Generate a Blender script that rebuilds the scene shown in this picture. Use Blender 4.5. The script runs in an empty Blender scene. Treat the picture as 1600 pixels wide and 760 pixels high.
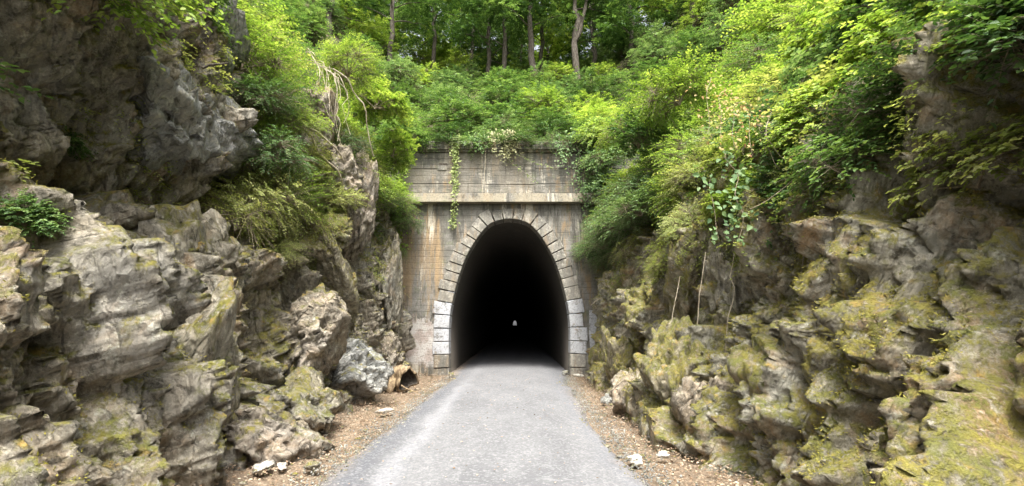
import bpy, math, random
import numpy as np
from mathutils import Vector, Matrix, Euler
random.seed(7)
R = math.radians
scene = bpy.context.scene
COL = scene.collection

# ------------------------------------------------------------------ camera, sky, sun, exposure
cam_d = bpy.data.cameras.new('camera'); cam = bpy.data.objects.new('camera', cam_d); COL.objects.link(cam)
cam.location = (0, 0, 1.65); cam.rotation_euler = (R(90 + 10.5), 0, 0)
cam_d.lens = 734 / 1600 * 36; cam_d.sensor_width = 36; cam_d.clip_end = 6000; cam_d.clip_start = .05
scene.camera = cam
SUN_EL, SUN_AZ = 62, 178          # azimuth clockwise from +Y: behind the camera 
w = bpy.data.worlds.new('World'); scene.world = w; w.use_nodes = True
nt = w.node_tree; bg = nt.nodes['Background']; sky = nt.nodes.new('ShaderNodeTexSky')
sky.sky_type = 'NISHITA'; sky.sun_disc = False; sky.sun_elevation = R(SUN_EL); sky.sun_rotation = R(SUN_AZ)
sky.dust_density = 5.0; sky.air_density = .6; sky.ozone_density = .3
hz = nt.nodes.new('ShaderNodeHueSaturation'); hz.inputs['Saturation'].default_value = .35; nt.links.new(sky.outputs[0], hz.inputs['Color']); nt.links.new(hz.outputs[0], bg.inputs[0]); bg.inputs[1].default_value = .15
sd = bpy.data.lights.new('sun', 'SUN'); sd.energy = 2.0; sd.angle = R(22); sd.color = (1, .97, .91)
sun = bpy.data.objects.new('sun', sd); COL.objects.link(sun)
dirv = Vector((math.sin(R(SUN_AZ)) * math.cos(R(SUN_EL)), math.cos(R(SUN_AZ)) * math.cos(R(SUN_EL)), math.sin(R(SUN_EL))))
sun.rotation_euler = dirv.to_track_quat('Z', 'Y').to_euler()
scene.view_settings.view_transform = 'Standard'; scene.view_settings.look = 'None'
scene.view_settings.gamma = 1; scene.view_settings.exposure = 2.05
scene.render.engine = 'CYCLES'
scene.cycles.max_bounces = 6; scene.cycles.diffuse_bounces = 4; scene.cycles.transmission_bounces = 3
scene.cycles.glossy_bounces = 2; scene.cycles.caustics_reflective = False; scene.cycles.caustics_refractive = False

# ------------------------------------------------------------------ noise in numpy
def _h(ix, iy, iz, s):
    n = (ix.astype(np.int64) * 73856093) ^ (iy.astype(np.int64) * 19349663) ^ (iz.astype(np.int64) * 83492791) ^ (s * 2654435761)
    n = (n ^ (n >> 13)) * 1274126177 & 0x7fffffff
    n = (n ^ (n >> 15)) * 2246822519 & 0x7fffffff
    return ((n ^ (n >> 11)) & 0xfffff) / float(0xfffff)
def vnoise(p, s=0):
    i = np.floor(p).astype(np.int64); f = p - i; f = f * f * (3 - 2 * f); r = 0
    for a in (0, 1):
        for b in (0, 1):
            for c in (0, 1):
                wt = (f[:, 0] if a else 1 - f[:, 0]) * (f[:, 1] if b else 1 - f[:, 1]) * (f[:, 2] if c else 1 - f[:, 2])
                r = r + wt * _h(i[:, 0] + a, i[:, 1] + b, i[:, 2] + c, s)
    return r * 2 - 1
def fbm(p, o=4, s=0, g=.5):
    r = 0; a = 1
    for k in range(o): r = r + a * vnoise(p * 2 ** k + 17.3 * k, s + k); a *= g
    return r
def worley(p, s=0):
    i = np.floor(p).astype(np.int64); n = len(p)
    f1 = np.full(n, 9.); f2 = np.full(n, 9.); idc = np.zeros((n, 3), np.int64); dv = np.zeros((n, 3))
    for a in (-1, 0, 1):
        for b in (-1, 0, 1):
            for c in (-1, 0, 1):
                cx, cy, cz = i[:, 0] + a, i[:, 1] + b, i[:, 2] + c
                q = np.stack([cx + _h(cx, cy, cz, s + 1), cy + _h(cx, cy, cz, s + 2), cz + _h(cx, cy, cz, s + 3)], 1)
                d = p - q; ad = np.abs(d); D = ad.max(1) * .75 + ad.sum(1) * .17      # near-box metric: jointed blocks, not pillows
                new = D < f1; f2 = np.where(new, f1, np.minimum(f2, D)); f1 = np.where(new, D, f1)
                idc[new] = np.stack([cx, cy, cz], 1)[new]; dv[new] = d[new]
    return f1, f2, idc, dv
DIP = np.array([[.95, 0, .312], [.295, .33, -.897], [-.10, .944, .313]])      # bedding runs down and away
def facets(p, size, amp, s, tilt=.9, crack=.12, depth=.12):
    q = p @ DIP.T / np.array(size); f1, f2, ic, dv = worley(q, s)
    h = [_h(ic[:, 0], ic[:, 1], ic[:, 2], s + k) for k in (11, 12, 13, 14)]
    d = amp * ((h[0] * 2 - 1) * .8 + tilt * ((h[1] - .5) * dv[:, 0] + (h[2] - .5) * dv[:, 1] + (h[3] - .5) * dv[:, 2]) * 2)
    e = np.clip((f2 - f1) / crack, 0, 1)
    return d - depth * (1 - e) ** 2

# ------------------------------------------------------------------ mesh helpers
def obj(name, V, F, mat, parent=None, attr=None, smooth=False, mats=None, mi=None):
    V = np.asarray(V, np.float32).reshape(-1, 3)
    if parent is not None and parent.get('o3') is not None: V = V - np.array(parent['o3'], np.float32)
    me = bpy.data.meshes.new(name)
    if isinstance(F, np.ndarray):
        k = F.shape[1]; n = len(F)
        me.vertices.add(len(V)); me.vertices.foreach_set('co', V.ravel())
        me.loops.add(n * k); me.loops.foreach_set('vertex_index', F.ravel().astype(np.int32))
        me.polygons.add(n); me.polygons.foreach_set('loop_start', np.arange(0, n * k, k, dtype=np.int32))
    else:
        me.from_pydata([tuple(v) for v in V.tolist()], [], F)
    if attr is not None:
        a = me.attributes.new('lv', 'FLOAT', 'FACE'); a.data.foreach_set('value', np.asarray(attr, np.float32))
    me.update(calc_edges=True)
    if smooth: me.polygons.foreach_set('use_smooth', np.ones(len(me.polygons), bool))
    for m in (mats or [mat]): me.materials.append(m)
    if mi is not None: me.polygons.foreach_set('material_index', np.asarray(mi, np.int32))
    o = bpy.data.objects.new(name, me); COL.objects.link(o)
    if parent is not None: o.parent = parent
    return o
def empty(name, loc=(0, 0, 0), world=True):
    o = bpy.data.objects.new(name, None); COL.objects.link(o); o.location = loc; o.empty_display_size = .2
    if world: o['o3'] = [float(c) for c in loc]
    return o
def tag(o, label=None, cat=None, group=None, kind=None):
    if label: o['label'] = label
    if cat: o['category'] = cat
    if group: o['group'] = group
    if kind: o['kind'] = kind
    return o
def copy_tree(o, parent=None):
    c = o.copy(); COL.objects.link(c); c.parent = parent
    for ch in list(o.children): copy_tree(ch, c)
    return c
class MB:
    def __init__(s): s.V = []; s.F = []; s.n = 0
    def add(s, V, F):
        V = np.asarray(V, float); s.V.append(V); s.F += [tuple(i + s.n for i in f) for f in F]; s.n += len(V)
    def box(s, x0, x1, y0, y1, z0, z1, b=0.0):
        if b <= 0:
            V = [(x, y, z) for z in (z0, z1) for y in (y0, y1) for x in (x0, x1)]
            s.add(V, [(0, 2, 3, 1), (4, 5, 7, 6), (0, 1, 5, 4), (2, 6, 7, 3), (0, 4, 6, 2), (1, 3, 7, 5)])
        else:
            s.prism([(x0, z0), (x1, z0), (x1, z1), (x0, z1)], y0, y1, b)
    def prism(s, P, y0, y1, b=.01):           # outline in x,z; front at y0 with a bevel of b, back at y1
        P = np.array(P, float); n = len(P); c = P.mean(0); d = c - P
        inn = P + d / (np.linalg.norm(d, axis=1)[:, None] + 1e-9) * b * 1.4
        V = [(x, y0, z) for x, z in inn] + [(x, y0 + b, z) for x, z in P] + [(x, y1, z) for x, z in P]
        F = [tuple(range(n))]
        for k in (0, 1):
            for i in range(n):
                j = (i + 1) % n; F.append((k * n + i, k * n + n + i, k * n + n + j, k * n + j))
        F.append(tuple(range(3 * n - 1, 2 * n - 1, -1)))
        s.add(V, F)
    def tube(s, pts, r0, r1=None, k=6, jit=0):
        pts = np.array(pts, float); n = len(pts); r1 = r0 if r1 is None else r1; V = []
        for i in range(n):
            t = pts[min(i + 1, n - 1)] - pts[max(i - 1, 0)]; t /= np.linalg.norm(t) + 1e-9
            a = np.cross(t, (0.3, .2, 1)); a /= np.linalg.norm(a) + 1e-9; b = np.cross(t, a)
            r = r0 + (r1 - r0) * i / (n - 1)
            for j in range(k):
                th = 2 * math.pi * j / k; rr = r * (1 + jit * random.uniform(-1, 1))
                V.append(pts[i] + (a * math.cos(th) + b * math.sin(th)) * rr)
        F = [(i * k + j, i * k + (j + 1) % k, (i + 1) * k + (j + 1) % k, (i + 1) * k + j) for i in range(n - 1) for j in range(k)]
        F += [tuple(range(k - 1, -1, -1)), tuple((n - 1) * k + j for j in range(k))]
        s.add(V, F)
    def build(s, name, mat, parent=None, smooth=False):
        return obj(name, np.concatenate(s.V), s.F, mat, parent, smooth=smooth)
def grid_faces(nu, nv, flip=False):
    i = np.arange(nu - 1)[:, None] * nv + np.arange(nv - 1)[None, :]
    F = np.stack([i, i + nv, i + nv + 1, i + 1], -1).reshape(-1, 4)
    return F[:, ::-1].copy() if flip else F
def bez(a, b, c, n=8):
    a, b, c = map(np.array, (a, b, c)); t = np.linspace(0, 1, n)[:, None]
    return (1 - t) ** 2 * a + 2 * t * (1 - t) * b + t * t * c
def wig(p, amt, s=0):
    p = np.array(p, float); q = p * 2.7 + s * 13.1
    return p + amt * np.stack([vnoise(q, s + k) for k in (1, 2, 3)], 1)

# ------------------------------------------------------------------ materials
class NT:
    def __init__(s, name):
        s.m = bpy.data.materials.new(name); s.m.use_nodes = True; s.t = s.m.node_tree
        s.b = s.t.nodes['Principled BSDF']; s.out = s.t.nodes['Material Output']
    def n(s, typ, **k):
        o = s.t.nodes.new('ShaderNode' + typ)
        for a, v in k.items(): setattr(o, a, v)
        return o
    def put(s, sock, v):
        if isinstance(v, bpy.types.NodeSocket): s.t.links.new(v, sock)
        elif v is not None: sock.default_value = v
    def pos(s, world=True, scale=(1, 1, 1), rot=(0, 0, 0)):
        src = s.n('NewGeometry').outputs['Position'] if world else s.n('TexCoord').outputs['Object']
        mp = s.n('Mapping'); s.put(mp.inputs[0], src); mp.inputs['Scale'].default_value = scale; mp.inputs['Rotation'].default_value = rot
        if any(rot): mp.vector_type = 'TEXTURE'; mp.inputs['Scale'].default_value = tuple(1 / c for c in scale)      # rotate first, then stretch
        return mp.outputs[0]
    def noise(s, v, scale, detail=5, rough=.6, dist=0):
        o = s.n('TexNoise'); s.put(o.inputs['Vector'], v); o.inputs['Scale'].default_value = scale
        o.inputs['Detail'].default_value = detail; o.inputs['Roughness'].default_value = rough; o.inputs['Distortion'].default_value = dist
        return o.outputs[0]
    def vor(s, v, scale, feature='F1', out=0):
        o = s.n('TexVoronoi', feature=feature); s.put(o.inputs['Vector'], v); o.inputs['Scale'].default_value = scale
        return o.outputs[out]
    def ramp(s, v, stops, interp='LINEAR'):
        o = s.n('ValToRGB'); s.put(o.inputs[0], v); r = o.color_ramp; r.interpolation = interp
        while len(r.elements) < len(stops): r.elements.new(.5)
        for e, (p, c) in zip(r.elements, stops):
            e.position = p; e.color = (c, c, c, 1) if not hasattr(c, '__len__') else (*c, 1)
        return o.outputs[0]
    def mix(s, f, a, b, mode='MIX'):
        o = s.n('Mix', data_type='RGBA', blend_type=mode); s.put(o.inputs[0], f)
        for k, v in ((6, a), (7, b)): s.put(o.inputs[k], (*v, 1) if isinstance(v, tuple) and len(v) == 3 else v)
        return o.outputs[2]
    def math(s, op, a, b=None, clamp=False):
        o = s.n('Math', operation=op, use_clamp=clamp); s.put(o.inputs[0], a); s.put(o.inputs[1], b); return o.outputs[0]
    def sep(s, v):
        o = s.n('SeparateXYZ'); s.put(o.inputs[0], v); return o.outputs
    def rng(s, v, a, b):                        # smooth 0..1 between a and b
        o = s.n('MapRange', interpolation_type='SMOOTHSTEP'); s.put(o.inputs[0], v); o.inputs[1].default_value = a; o.inputs[2].default_value = b
        return o.outputs[0]
    def bump(s, hgt, strength, dist, prev=None):
        o = s.n('Bump'); s.put(o.inputs['Height'], hgt); o.inputs['Strength'].default_value = strength; o.inputs['Distance'].default_value = dist
        if prev is not None: s.put(o.inputs['Normal'], prev)
        return o.outputs[0]
    def done(s, color, rough=.85, normal=None, spec=.25):
        s.put(s.b.inputs['Base Color'], color if not isinstance(color, tuple) else (*color, 1)); s.put(s.b.inputs['Roughness'], rough)
        s.b.inputs['Specular IOR Level'].default_value = spec
        if normal is not None: s.put(s.b.inputs['Normal'], normal)
        return s.m

def rock_material(name, world, a, b, c, moss=.5, lichen=.5, brown=.3, mosscol=(.26, .23, .045)):
    k = NT(name); P = k.pos(world); PD = k.pos(world, (1, .4, 1.7), (R(-70), R(12), 0))
    big = k.noise(P, .55, 4, .6); mid = k.noise(PD, 1.8, 8, .68); fine = k.noise(k.pos(world, (1, .75, 1.25), (R(-70), R(12), 0)), 7, 9, .74); grit = k.noise(P, 45, 5, .7)
    col = k.mix(k.rng(mid, .36, .62), a, b); col = k.mix(k.rng(big, .42, .66), col, c)
    br = k.math('MULTIPLY', k.rng(k.noise(P, 1.1, 6, .7, .6), .5, .68), brown)
    col = k.mix(br, col, (.30, .185, .085))
    col = k.mix(k.math('MULTIPLY', k.rng(fine, .50, .36), .8), col, (.06, .055, .042))
    col = k.mix(k.math('MULTIPLY', k.rng(fine, .53, .66), .55), col, (.56, .52, .42))
    col = k.mix(k.math('MULTIPLY', k.rng(grit, .45, .75), .35), col, (.52, .49, .42))
    li = k.math('MULTIPLY', k.rng(k.noise(P, 3.4, 8, .75, .3), .56, .64), k.rng(k.noise(P, 14, 4, .6), .4, .6))
    col = k.mix(k.math('MULTIPLY', li, lichen), col, (.55, .56, .47))
    nz = k.sep(k.n('NewGeometry').outputs['Normal'])[2]
    ms = k.math('ADD', k.math('ADD', k.math('MULTIPLY', nz, .17), .10), k.noise(PD, 1.5, 8, .75, .5))
    ms = k.math('MULTIPLY', k.rng(ms, .78 - .22 * moss, .92 - .22 * moss), k.rng(k.noise(P, 16, 5, .75), .36, .56))
    mc = k.mix(k.rng(k.noise(P, 2.7, 4, .6), .35, .65), mosscol, (.145, .155, .035))
    mc = k.mix(k.rng(k.noise(P, 6, 4, .6), .52, .7), mc, (.36, .25, .07))
    col = k.mix(k.math('MULTIPLY', ms, .92), col, mc)
    def cheb(vv, sc):
        o = k.n('TexVoronoi', feature='F1', distance='CHEBYCHEV'); k.put(o.inputs['Vector'], vv); o.inputs['Scale'].default_value = sc; return o.outputs[0]
    blk = k.math('ADD', cheb(PD, 3.5), k.math('MULTIPLY', cheb(PD, 9.5), .45))
    seams = k.rng(k.vor(k.pos(world, (1, .5, 2.2), (R(-70), .25, 0)), 1.7, 'DISTANCE_TO_EDGE'), 0, .05)
    n = k.bump(blk, .9, .16); n = k.bump(fine, .75, .05, n); n = k.bump(seams, .6, .03, n); n = k.bump(grit, .6, .012, n)
    n = k.bump(k.math('MULTIPLY', ms, k.noise(P, 60, 3, .7)), .9, .03, n)
    return k.done(col, .9, n)

M = {}
M['cliff_l'] = rock_material('mossy cliff rock', True, (.30, .26, .195), (.17, .155, .12), (.25, .24, .21), .78, .6, .55)
M['cliff_r'] = rock_material('yellow moss cliff rock', True, (.30, .27, .195), (.17, .155, .115), (.26, .25, .20), 1.08, .55, .8)
M['grey'] = rock_material('grey lichen rock', False, (.29, .29, .27), (.165, .165, .155), (.31, .31, .28), .35, .42, .2)
M['slate'] = rock_material('slate grey rock', False, (.27, .275, .265), (.17, .172, .165), (.31, .315, .295), .5, .5, .12)
M['tan'] = rock_material('tan rock', False, (.33, .29, .21), (.19, .175, .135), (.28, .265, .22), .75, .5, .45)
M['brown'] = rock_material('brown rock', False, (.31, .25, .175), (.19, .165, .125), (.26, .23, .19), .5, .4, .5)
M['moss'] = rock_material('mossy rock', False, (.31, .27, .17), (.2, .18, .125), (.28, .25, .18), 1.25, .5, .4)
M['pale'] = rock_material('pale stone', False, (.62, .58, .5), (.45, .42, .36), (.66, .63, .56), -.3, .3, .1)

def gravel():
    k = NT('gravel path'); P = k.pos(True); x, y, z = k.sep(P)
    wob = k.math('MULTIPLY', k.math('SUBTRACT', k.noise(P, .9, 5, .65), .5), .7)
    xx = k.math('ADD', x, wob); PS = k.pos(True, (1, .35, 1))
    col = k.mix(k.rng(k.noise(PS, 1.2, 5, .6), .35, .65), (.110, .111, .115), (.146, .147, .15))
    shoulder = k.math('MAXIMUM', k.rng(xx, -1.45, -1.85), k.rng(xx, 1.0, 1.45))
    col = k.mix(k.math('MULTIPLY', shoulder, .8), col, (.080, .084, .095))
    st = k.math('MULTIPLY', k.rng(xx, -1.62, -1.42), k.rng(xx, -1.12, -1.38))
    st2 = k.math('MULTIPLY', k.rng(xx, 1.0, 1.3), k.rng(xx, 1.6, 1.3))
    st = k.math('MAXIMUM', st, k.math('MULTIPLY', st2, .45))
    col = k.mix(k.math('MULTIPLY', st, k.math('MULTIPLY', k.noise(P, 5, 5, .8), .85)), col, (.26, .265, .28))
    col = k.mix(k.math('MULTIPLY', k.rng(y, 12, 17.5), .6), col, (.13, .13, .133))          # tunnel shade painted into the gravel colour toward the mouth
    sp = k.vor(P, 42, 'F1', 1); g = k.sep(sp)[0]
    col = k.mix(k.math('MULTIPLY', k.rng(g, .62, 1), .5), col, (.25, .25, .25))
    col = k.mix(k.math('MULTIPLY', k.rng(g, .38, .0), .55), col, (.10, .10, .105))
    pt = k.noise(P, 7, 6, .75)
    col = k.mix(k.math('MULTIPLY', k.rng(pt, .52, .7), .4), col, (.27, .27, .27))
    col = k.mix(k.math('MULTIPLY', k.rng(pt, .46, .3), .4), col, (.13, .13, .13))
    edge = k.math('MAXIMUM', k.rng(xx, -1.85, -2.3), k.math('MULTIPLY', k.rng(xx, 1.2, 1.75), k.rng(y, 16, 9)))
    col = k.mix(k.math('MULTIPLY', edge, k.rng(k.noise(P, 20, 5, .8), .40, .56)), col, (.24, .185, .13))
    n = k.bump(k.vor(P, 42), .7, .012); n = k.bump(k.noise(P, 4, 6, .7), .5, .03, n)
    return k.done(col, .95, n)
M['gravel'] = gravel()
def dirt(name, a, b, c):
    k = NT(name); P = k.pos(True)
    col = k.mix(k.rng(k.noise(P, 2.2, 6, .7), .4, .62), a, b); col = k.mix(k.rng(k.noise(P, 13, 6, .8), .5, .66), col, c)
    col = k.mix(k.math('MULTIPLY', k.rng(k.noise(P, 40, 4, .7), .55, .42), .6), col, (.07, .05, .035))
    n = k.bump(k.noise(P, 25, 6, .75), .9, .03)
    return k.done(col, .95, n)
M['verge'] = dirt('leafy dirt', (.235, .175, .12), (.19, .145, .10), (.33, .275, .20))
M['soil'] = dirt('forest soil', (.10, .085, .05), (.07, .085, .03), (.16, .13, .08))

def portal_mat(name, kind):
    k = NT(name); P = k.pos(True); x, y, z = k.sep(P)
    V = k.pos(True, (1, 1, .13)); H = k.pos(True, (.25, 1, 1))
    col = k.mix(k.rng(k.noise(P, 1.3, 6, .7), .38, .62), (.125, .118, .10), (.225, .215, .19))
    col = k.mix(k.math('MULTIPLY', k.rng(k.noise(V, 3.2, 7, .7, .3), .5, .64), .75), col, (.30, .20, .10))      # rust run-off
    col = k.mix(k.math('MULTIPLY', k.rng(k.noise(V, 4.1, 7, .75), .49, .60), .8), col, (.07, .066, .055))       # soot run-off
    col = k.mix(k.math('MULTIPLY', k.rng(k.noise(V, 2.3, 7, .75, .4), .54, .62), .8), col, (.52, .48, .39))       # lime
    if kind == 'parapet':
        col = k.mix(k.math('MULTIPLY', k.rng(k.noise(H, 5, 7, .75), .42, .56), .75), col, (.095, .093, .08))
        col = k.mix(k.math('MULTIPLY', k.rng(k.noise(P, .8, 5, .6), .45, .6), .5), col, (.28, .25, .20))
    if kind == 'cornice':
        col = k.mix(k.math('MULTIPLY', k.rng(k.noise(P, 2, 5, .7), .35, .55), .75), col, (.33, .29, .21))
    if kind in ('wall', 'parapet', 'coping'):
        t = k.math('FRACT', k.math('DIVIDE', k.math('ADD', z, k.math('MULTIPLY', k.noise(P, 1.5, 2), .05)), .235))
        jt = k.rng(k.math('ABSOLUTE', k.math('SUBTRACT', t, .5)), .5, .44)
        jm = k.math('MULTIPLY', k.math('SUBTRACT', 1.0, jt), k.rng(k.noise(H, 2.1, 4, .6), .38, .6))
        col = k.mix(k.math('MULTIPLY', jm, .75), col, (.07, .065, .05))
    gr = k.math('MULTIPLY', k.rng(k.noise(P, 1.7, 6, .7), .56, .68), .5)
    col = k.mix(gr, col, (.15, .17, .09))
    if kind == 'wall':
        pn = k.math('ADD', z, k.math('MULTIPLY', k.math('SUBTRACT', k.noise(P, 1.6, 6, .75), .5), 2.0))
        pl = k.math('MULTIPLY', k.math('MULTIPLY', k.rng(pn, 1.95, 1.8), k.rng(pn, .15, .55)), k.rng(x, -2.5, -2.6))
        pk = k.mix(k.rng(k.noise(P, 2.5, 4), .4, .6), (.34, .29, .255), (.45, .425, .39))
        col = k.mix(k.math('MULTIPLY', pl, k.rng(k.noise(P, 5, 6, .8), .3, .46)), col, pk)
        col = k.mix(k.math('MULTIPLY', k.math('MULTIPLY', k.rng(x, -2.6, -2.75), k.rng(pn, 2.2, 3.2)), k.math('MULTIPLY', k.rng(pn, 6, 4), k.math('MULTIPLY', k.rng(k.noise(V, 2.6, 5, .7), .42, .6), .75))), col, (.30, .215, .12))
    if kind == 'paint':
        col = k.mix(k.rng(k.noise(P, 4, 7, .78), .36, .50), col, k.mix(k.noise(P, 2, 4), (.33, .345, .38), (.49, .49, .475)))
    if kind == 'stone' :
        rnd = k.n('ObjectInfo').outputs['Random']
        col = k.mix(.5, col, k.mix(rnd, (.115, .11, .095), (.27, .255, .215)))
        col = k.mix(k.math('MULTIPLY', k.rng(k.noise(P, 6, 6, .75), .5, .65), .5), col, (.5, .47, .4))
    fine = k.noise(P, 18, 8, .75)
    col = k.mix(k.math('MULTIPLY', k.rng(fine, .52, .38), .45), col, (.07, .065, .055))
    n = k.bump(fine, .7, .02); n = k.bump(k.noise(P, 5, 6, .7), .6, .04, n)
    if kind in ('wall', 'parapet', 'coping'): n = k.bump(jt, .6, .02, n)
    return k.done(col, .9, n)
for kd in ('wall', 'parapet', 'coping', 'cornice', 'stone', 'paint'): M['p_' + kd] = portal_mat('portal ' + kd, kd)
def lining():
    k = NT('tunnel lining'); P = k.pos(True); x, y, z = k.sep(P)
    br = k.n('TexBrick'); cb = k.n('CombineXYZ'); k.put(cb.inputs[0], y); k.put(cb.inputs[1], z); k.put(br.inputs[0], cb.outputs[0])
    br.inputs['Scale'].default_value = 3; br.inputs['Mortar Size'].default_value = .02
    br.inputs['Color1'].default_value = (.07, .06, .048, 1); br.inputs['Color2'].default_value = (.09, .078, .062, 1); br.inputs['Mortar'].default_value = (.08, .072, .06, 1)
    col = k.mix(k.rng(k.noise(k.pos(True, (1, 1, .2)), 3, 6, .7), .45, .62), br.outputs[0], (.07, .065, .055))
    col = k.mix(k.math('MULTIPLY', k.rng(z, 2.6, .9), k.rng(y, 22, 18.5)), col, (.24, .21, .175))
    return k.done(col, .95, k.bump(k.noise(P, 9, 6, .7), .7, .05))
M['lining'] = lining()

def leaf_mat(name, c0, c1, c2, trans=.38, hue=.12, tcol=None):
    k = NT(name); at = k.n('Attribute', attribute_name='lv'); rnd = k.n('ObjectInfo').outputs['Random']
    f = k.math('ADD', at.outputs['Fac'], k.math('MULTIPLY', k.math('SUBTRACT', rnd, .5), hue * 3), True)
    col = k.ramp(f, [(0, c0), (.5, c1), (1, c2)])
    k.done(col, .55, None, .3)
    tr = k.n('BsdfTranslucent'); k.put(tr.inputs[0], k.mix(1.0, col, tcol or (1.2, 1.22, .62), 'MULTIPLY')); ms = k.n('MixShader')
    ms.inputs[0].default_value = trans; k.put(ms.inputs[1], k.b.outputs[0]); k.put(ms.inputs[2], tr.outputs[0])
    k.put(k.out.inputs[0], ms.outputs[0]); return k.m
L = {}
L['lime'] = leaf_mat('lime leaves', (.09, .16, .032), (.215, .325, .06), (.38, .46, .12), .46)
L['green'] = leaf_mat('green leaves', (.042, .092, .03), (.105, .19, .055), (.22, .32, .11), .38)
L['dark'] = leaf_mat('dark leaves', (.03, .065, .022), (.06, .12, .035), (.12, .2, .06), .30)
L['blue'] = leaf_mat('cool green leaves', (.06, .12, .05), (.14, .23, .09), (.26, .36, .17), .35)
L['olive'] = leaf_mat('olive leaves', (.14, .18, .05), (.28, .33, .10), (.46, .47, .2), .48)
L['ivy'] = leaf_mat('ivy leaves', (.10, .15, .05), (.22, .28, .09), (.38, .42, .18), .3)
L['dry'] = leaf_mat('dry leaves', (.19, .20, .09), (.34, .34, .17), (.46, .44, .26), .25, .1, (1.1, 1, .8))
L['pink'] = leaf_mat('reddish leaves', (.30, .14, .07), (.38, .26, .11), (.36, .36, .12), .35, .1, (1.2, .9, .6))
L['litter'] = leaf_mat('leaf litter', (.11, .07, .04), (.27, .18, .11), (.44, .36, .26), .05, 0, (1, .9, .8))
L['freshmoss'] = leaf_mat('fresh moss', (.12, .22, .02), (.22, .36, .03), (.3, .44, .05), .3, 0)
L['mossblade'] = leaf_mat('moss blades', (.13, .135, .025), (.27, .245, .045), (.42, .36, .09), .25, 0)
L['straw'] = leaf_mat('straw grass', (.22, .19, .07), (.40, .36, .15), (.5, .5, .2), .3, 0)
def bark(name, a, b):
    k = NT(name); P = k.pos(False, (1, 1, .25))
    col = k.mix(k.rng(k.noise(P, 12, 6, .7), .4, .62), a, b)
    return k.done(col, .92, k.bump(k.noise(P, 22, 6, .7), .8, .03))
M['bark'] = bark('dark bark', (.055, .045, .035), (.12, .105, .085)); M['twig'] = bark('twig bark', (.16, .13, .09), (.30, .25, .18))
M['root'] = bark('pale root bark', (.30, .25, .18), (.5, .44, .34)); M['log'] = bark('log wood', (.13, .09, .055), (.34, .26, .155))

# ------------------------------------------------------------------ the shape of the cut
def sst(t): t = np.clip(t, 0, 1); return t * t * (3 - 2 * t)
def bank_x(side, y, z):                          # distance from the centre line to the rock, side -1 left / +1 right
    y = np.asarray(y, float); z = np.asarray(z, float); zc = np.maximum(z, 0)
    if side < 0:
        base = np.interp(y, [-10, 5.5, 7.4, 11, 18], [3.25, 3.25, 3.45, 3.7, 3.95]); lean = np.interp(y, [0, 10, 14, 18], [.26, .2, .10, .05])
        H = np.interp(y, [0, 8, 14, 18], [6.6, 6.8, 6.4, 6.0]); ledge = .75 * sst((z - 2.7) / .5) * sst((z - 1) / 1) * sst((12.5 - y) / 3) - .6 * sst((z - 3.9) / 1.2) * sst((12.5 - y) / 3)
        foot = .25
    else:
        base = np.interp(y, [-10, 5.5, 7.1, 10.4, 15.3, 18], [2.75, 2.6, 2.3, 2.5, 2.6, 3.0]); lean = np.interp(y, [0, 8, 13, 18], [.26, .25, .16, .05])
        H = np.interp(y, [0, 8, 18], [3.9, 4.3, 5.2]); ledge = .15 * sst((z - 1.6) / .4); foot = .45
    x = base + foot * (1 - np.exp(-zc / .6)) + lean * np.minimum(zc, H) + ledge
    return x + np.maximum(z - H, 0) * .9 + np.minimum(z, 0) * .4
def make_cliff(side):
    ys = np.concatenate([np.linspace(-14, 1.9, 100), np.arange(2, 18.02, .026), [18.3, 19, 20]])
    zs = np.concatenate([np.arange(-.4, 7.0, .026), np.linspace(7.1, 26, 70)])
    Y, Z = np.meshgrid(ys, zs, indexing='ij'); Y = Y.ravel(); Z = Z.ravel()
    x = bank_x(side, Y, Z)
    P = np.stack([np.full_like(Y, 0) + x * .8, Y, Z], 1); W = P + .10 * np.stack([fbm(P * 1.3, 2, s) for s in (5, 6, 7)], 1)
    s0 = 40 if side < 0 else 90
    def blur(f, k):                               # break the steps over a few grid cells so they do not saw-tooth
        f = f.reshape(len(ys), len(zs))
        for _ in range(k):
            for ax_ in (0, 1):
                g = np.roll(f, 1, ax_) + 2 * f + np.roll(f, -1, ax_); f = np.where(np.abs(g) < 99, g / 4, f)
        return f.ravel()
    d = blur(facets(W, (1.3, 2.1, .85), .40, s0, 1.5, .05, .10) + facets(W, (.55, .95, .36), .21, s0 + 20, 1.7, .06, .05), 1) + facets(W, (.24, .40, .16), .085, s0 + 40, 1.9, .07, .025) + facets(W, (.09, .16, .07), .03, s0 + 60, 1.9, .1, .006)
    d += .18 * fbm(P * .45, 2, s0 + 3) + .022 * fbm(P * 5, 4, s0 + 5)
    fade = np.interp(Z, [0, .3, 7, 9], [.7, 1, 1, .6]); d *= fade * np.interp(Y, [16.5, 18], [1, .55])
    if side > 0:                                  # the dark hollow under the overhang
        d -= 1.3 * np.exp(-((Y - 8.6) / .55) ** 2 - ((Z - 4.15) / .38) ** 2)
    else:
        d -= .8 * np.exp(-((Y - 7.4) / .8) ** 2 - ((Z - 1.75) / .6) ** 2) + .6 * np.exp(-((Y - 6.2) / 1) ** 2 - ((Z - 3.4) / .35) ** 2)
    nx, nzz = -side * .93, .36                    # push out toward the path and up
    V = np.stack([side * x + nx * d, Y + .25 * d * vnoise(P * 1.3, 3), Z + nzz * d * .6 * (Z > 0)], 1)
    xl = np.interp(Y, [0, 18, 19], [1.7, 2.55, 2.7]); V[:, 0] = side * np.maximum(side * V[:, 0], xl)
    F = grid_faces(len(ys), len(zs), flip=side > 0)
    o = obj('rock_cliff', V, F, M['cliff_l'] if side < 0 else M['cliff_r']); tag(o, kind='structure')
    return o, V, len(ys), len(zs)
cliffL = make_cliff(-1); cliffR = make_cliff(1)
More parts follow.
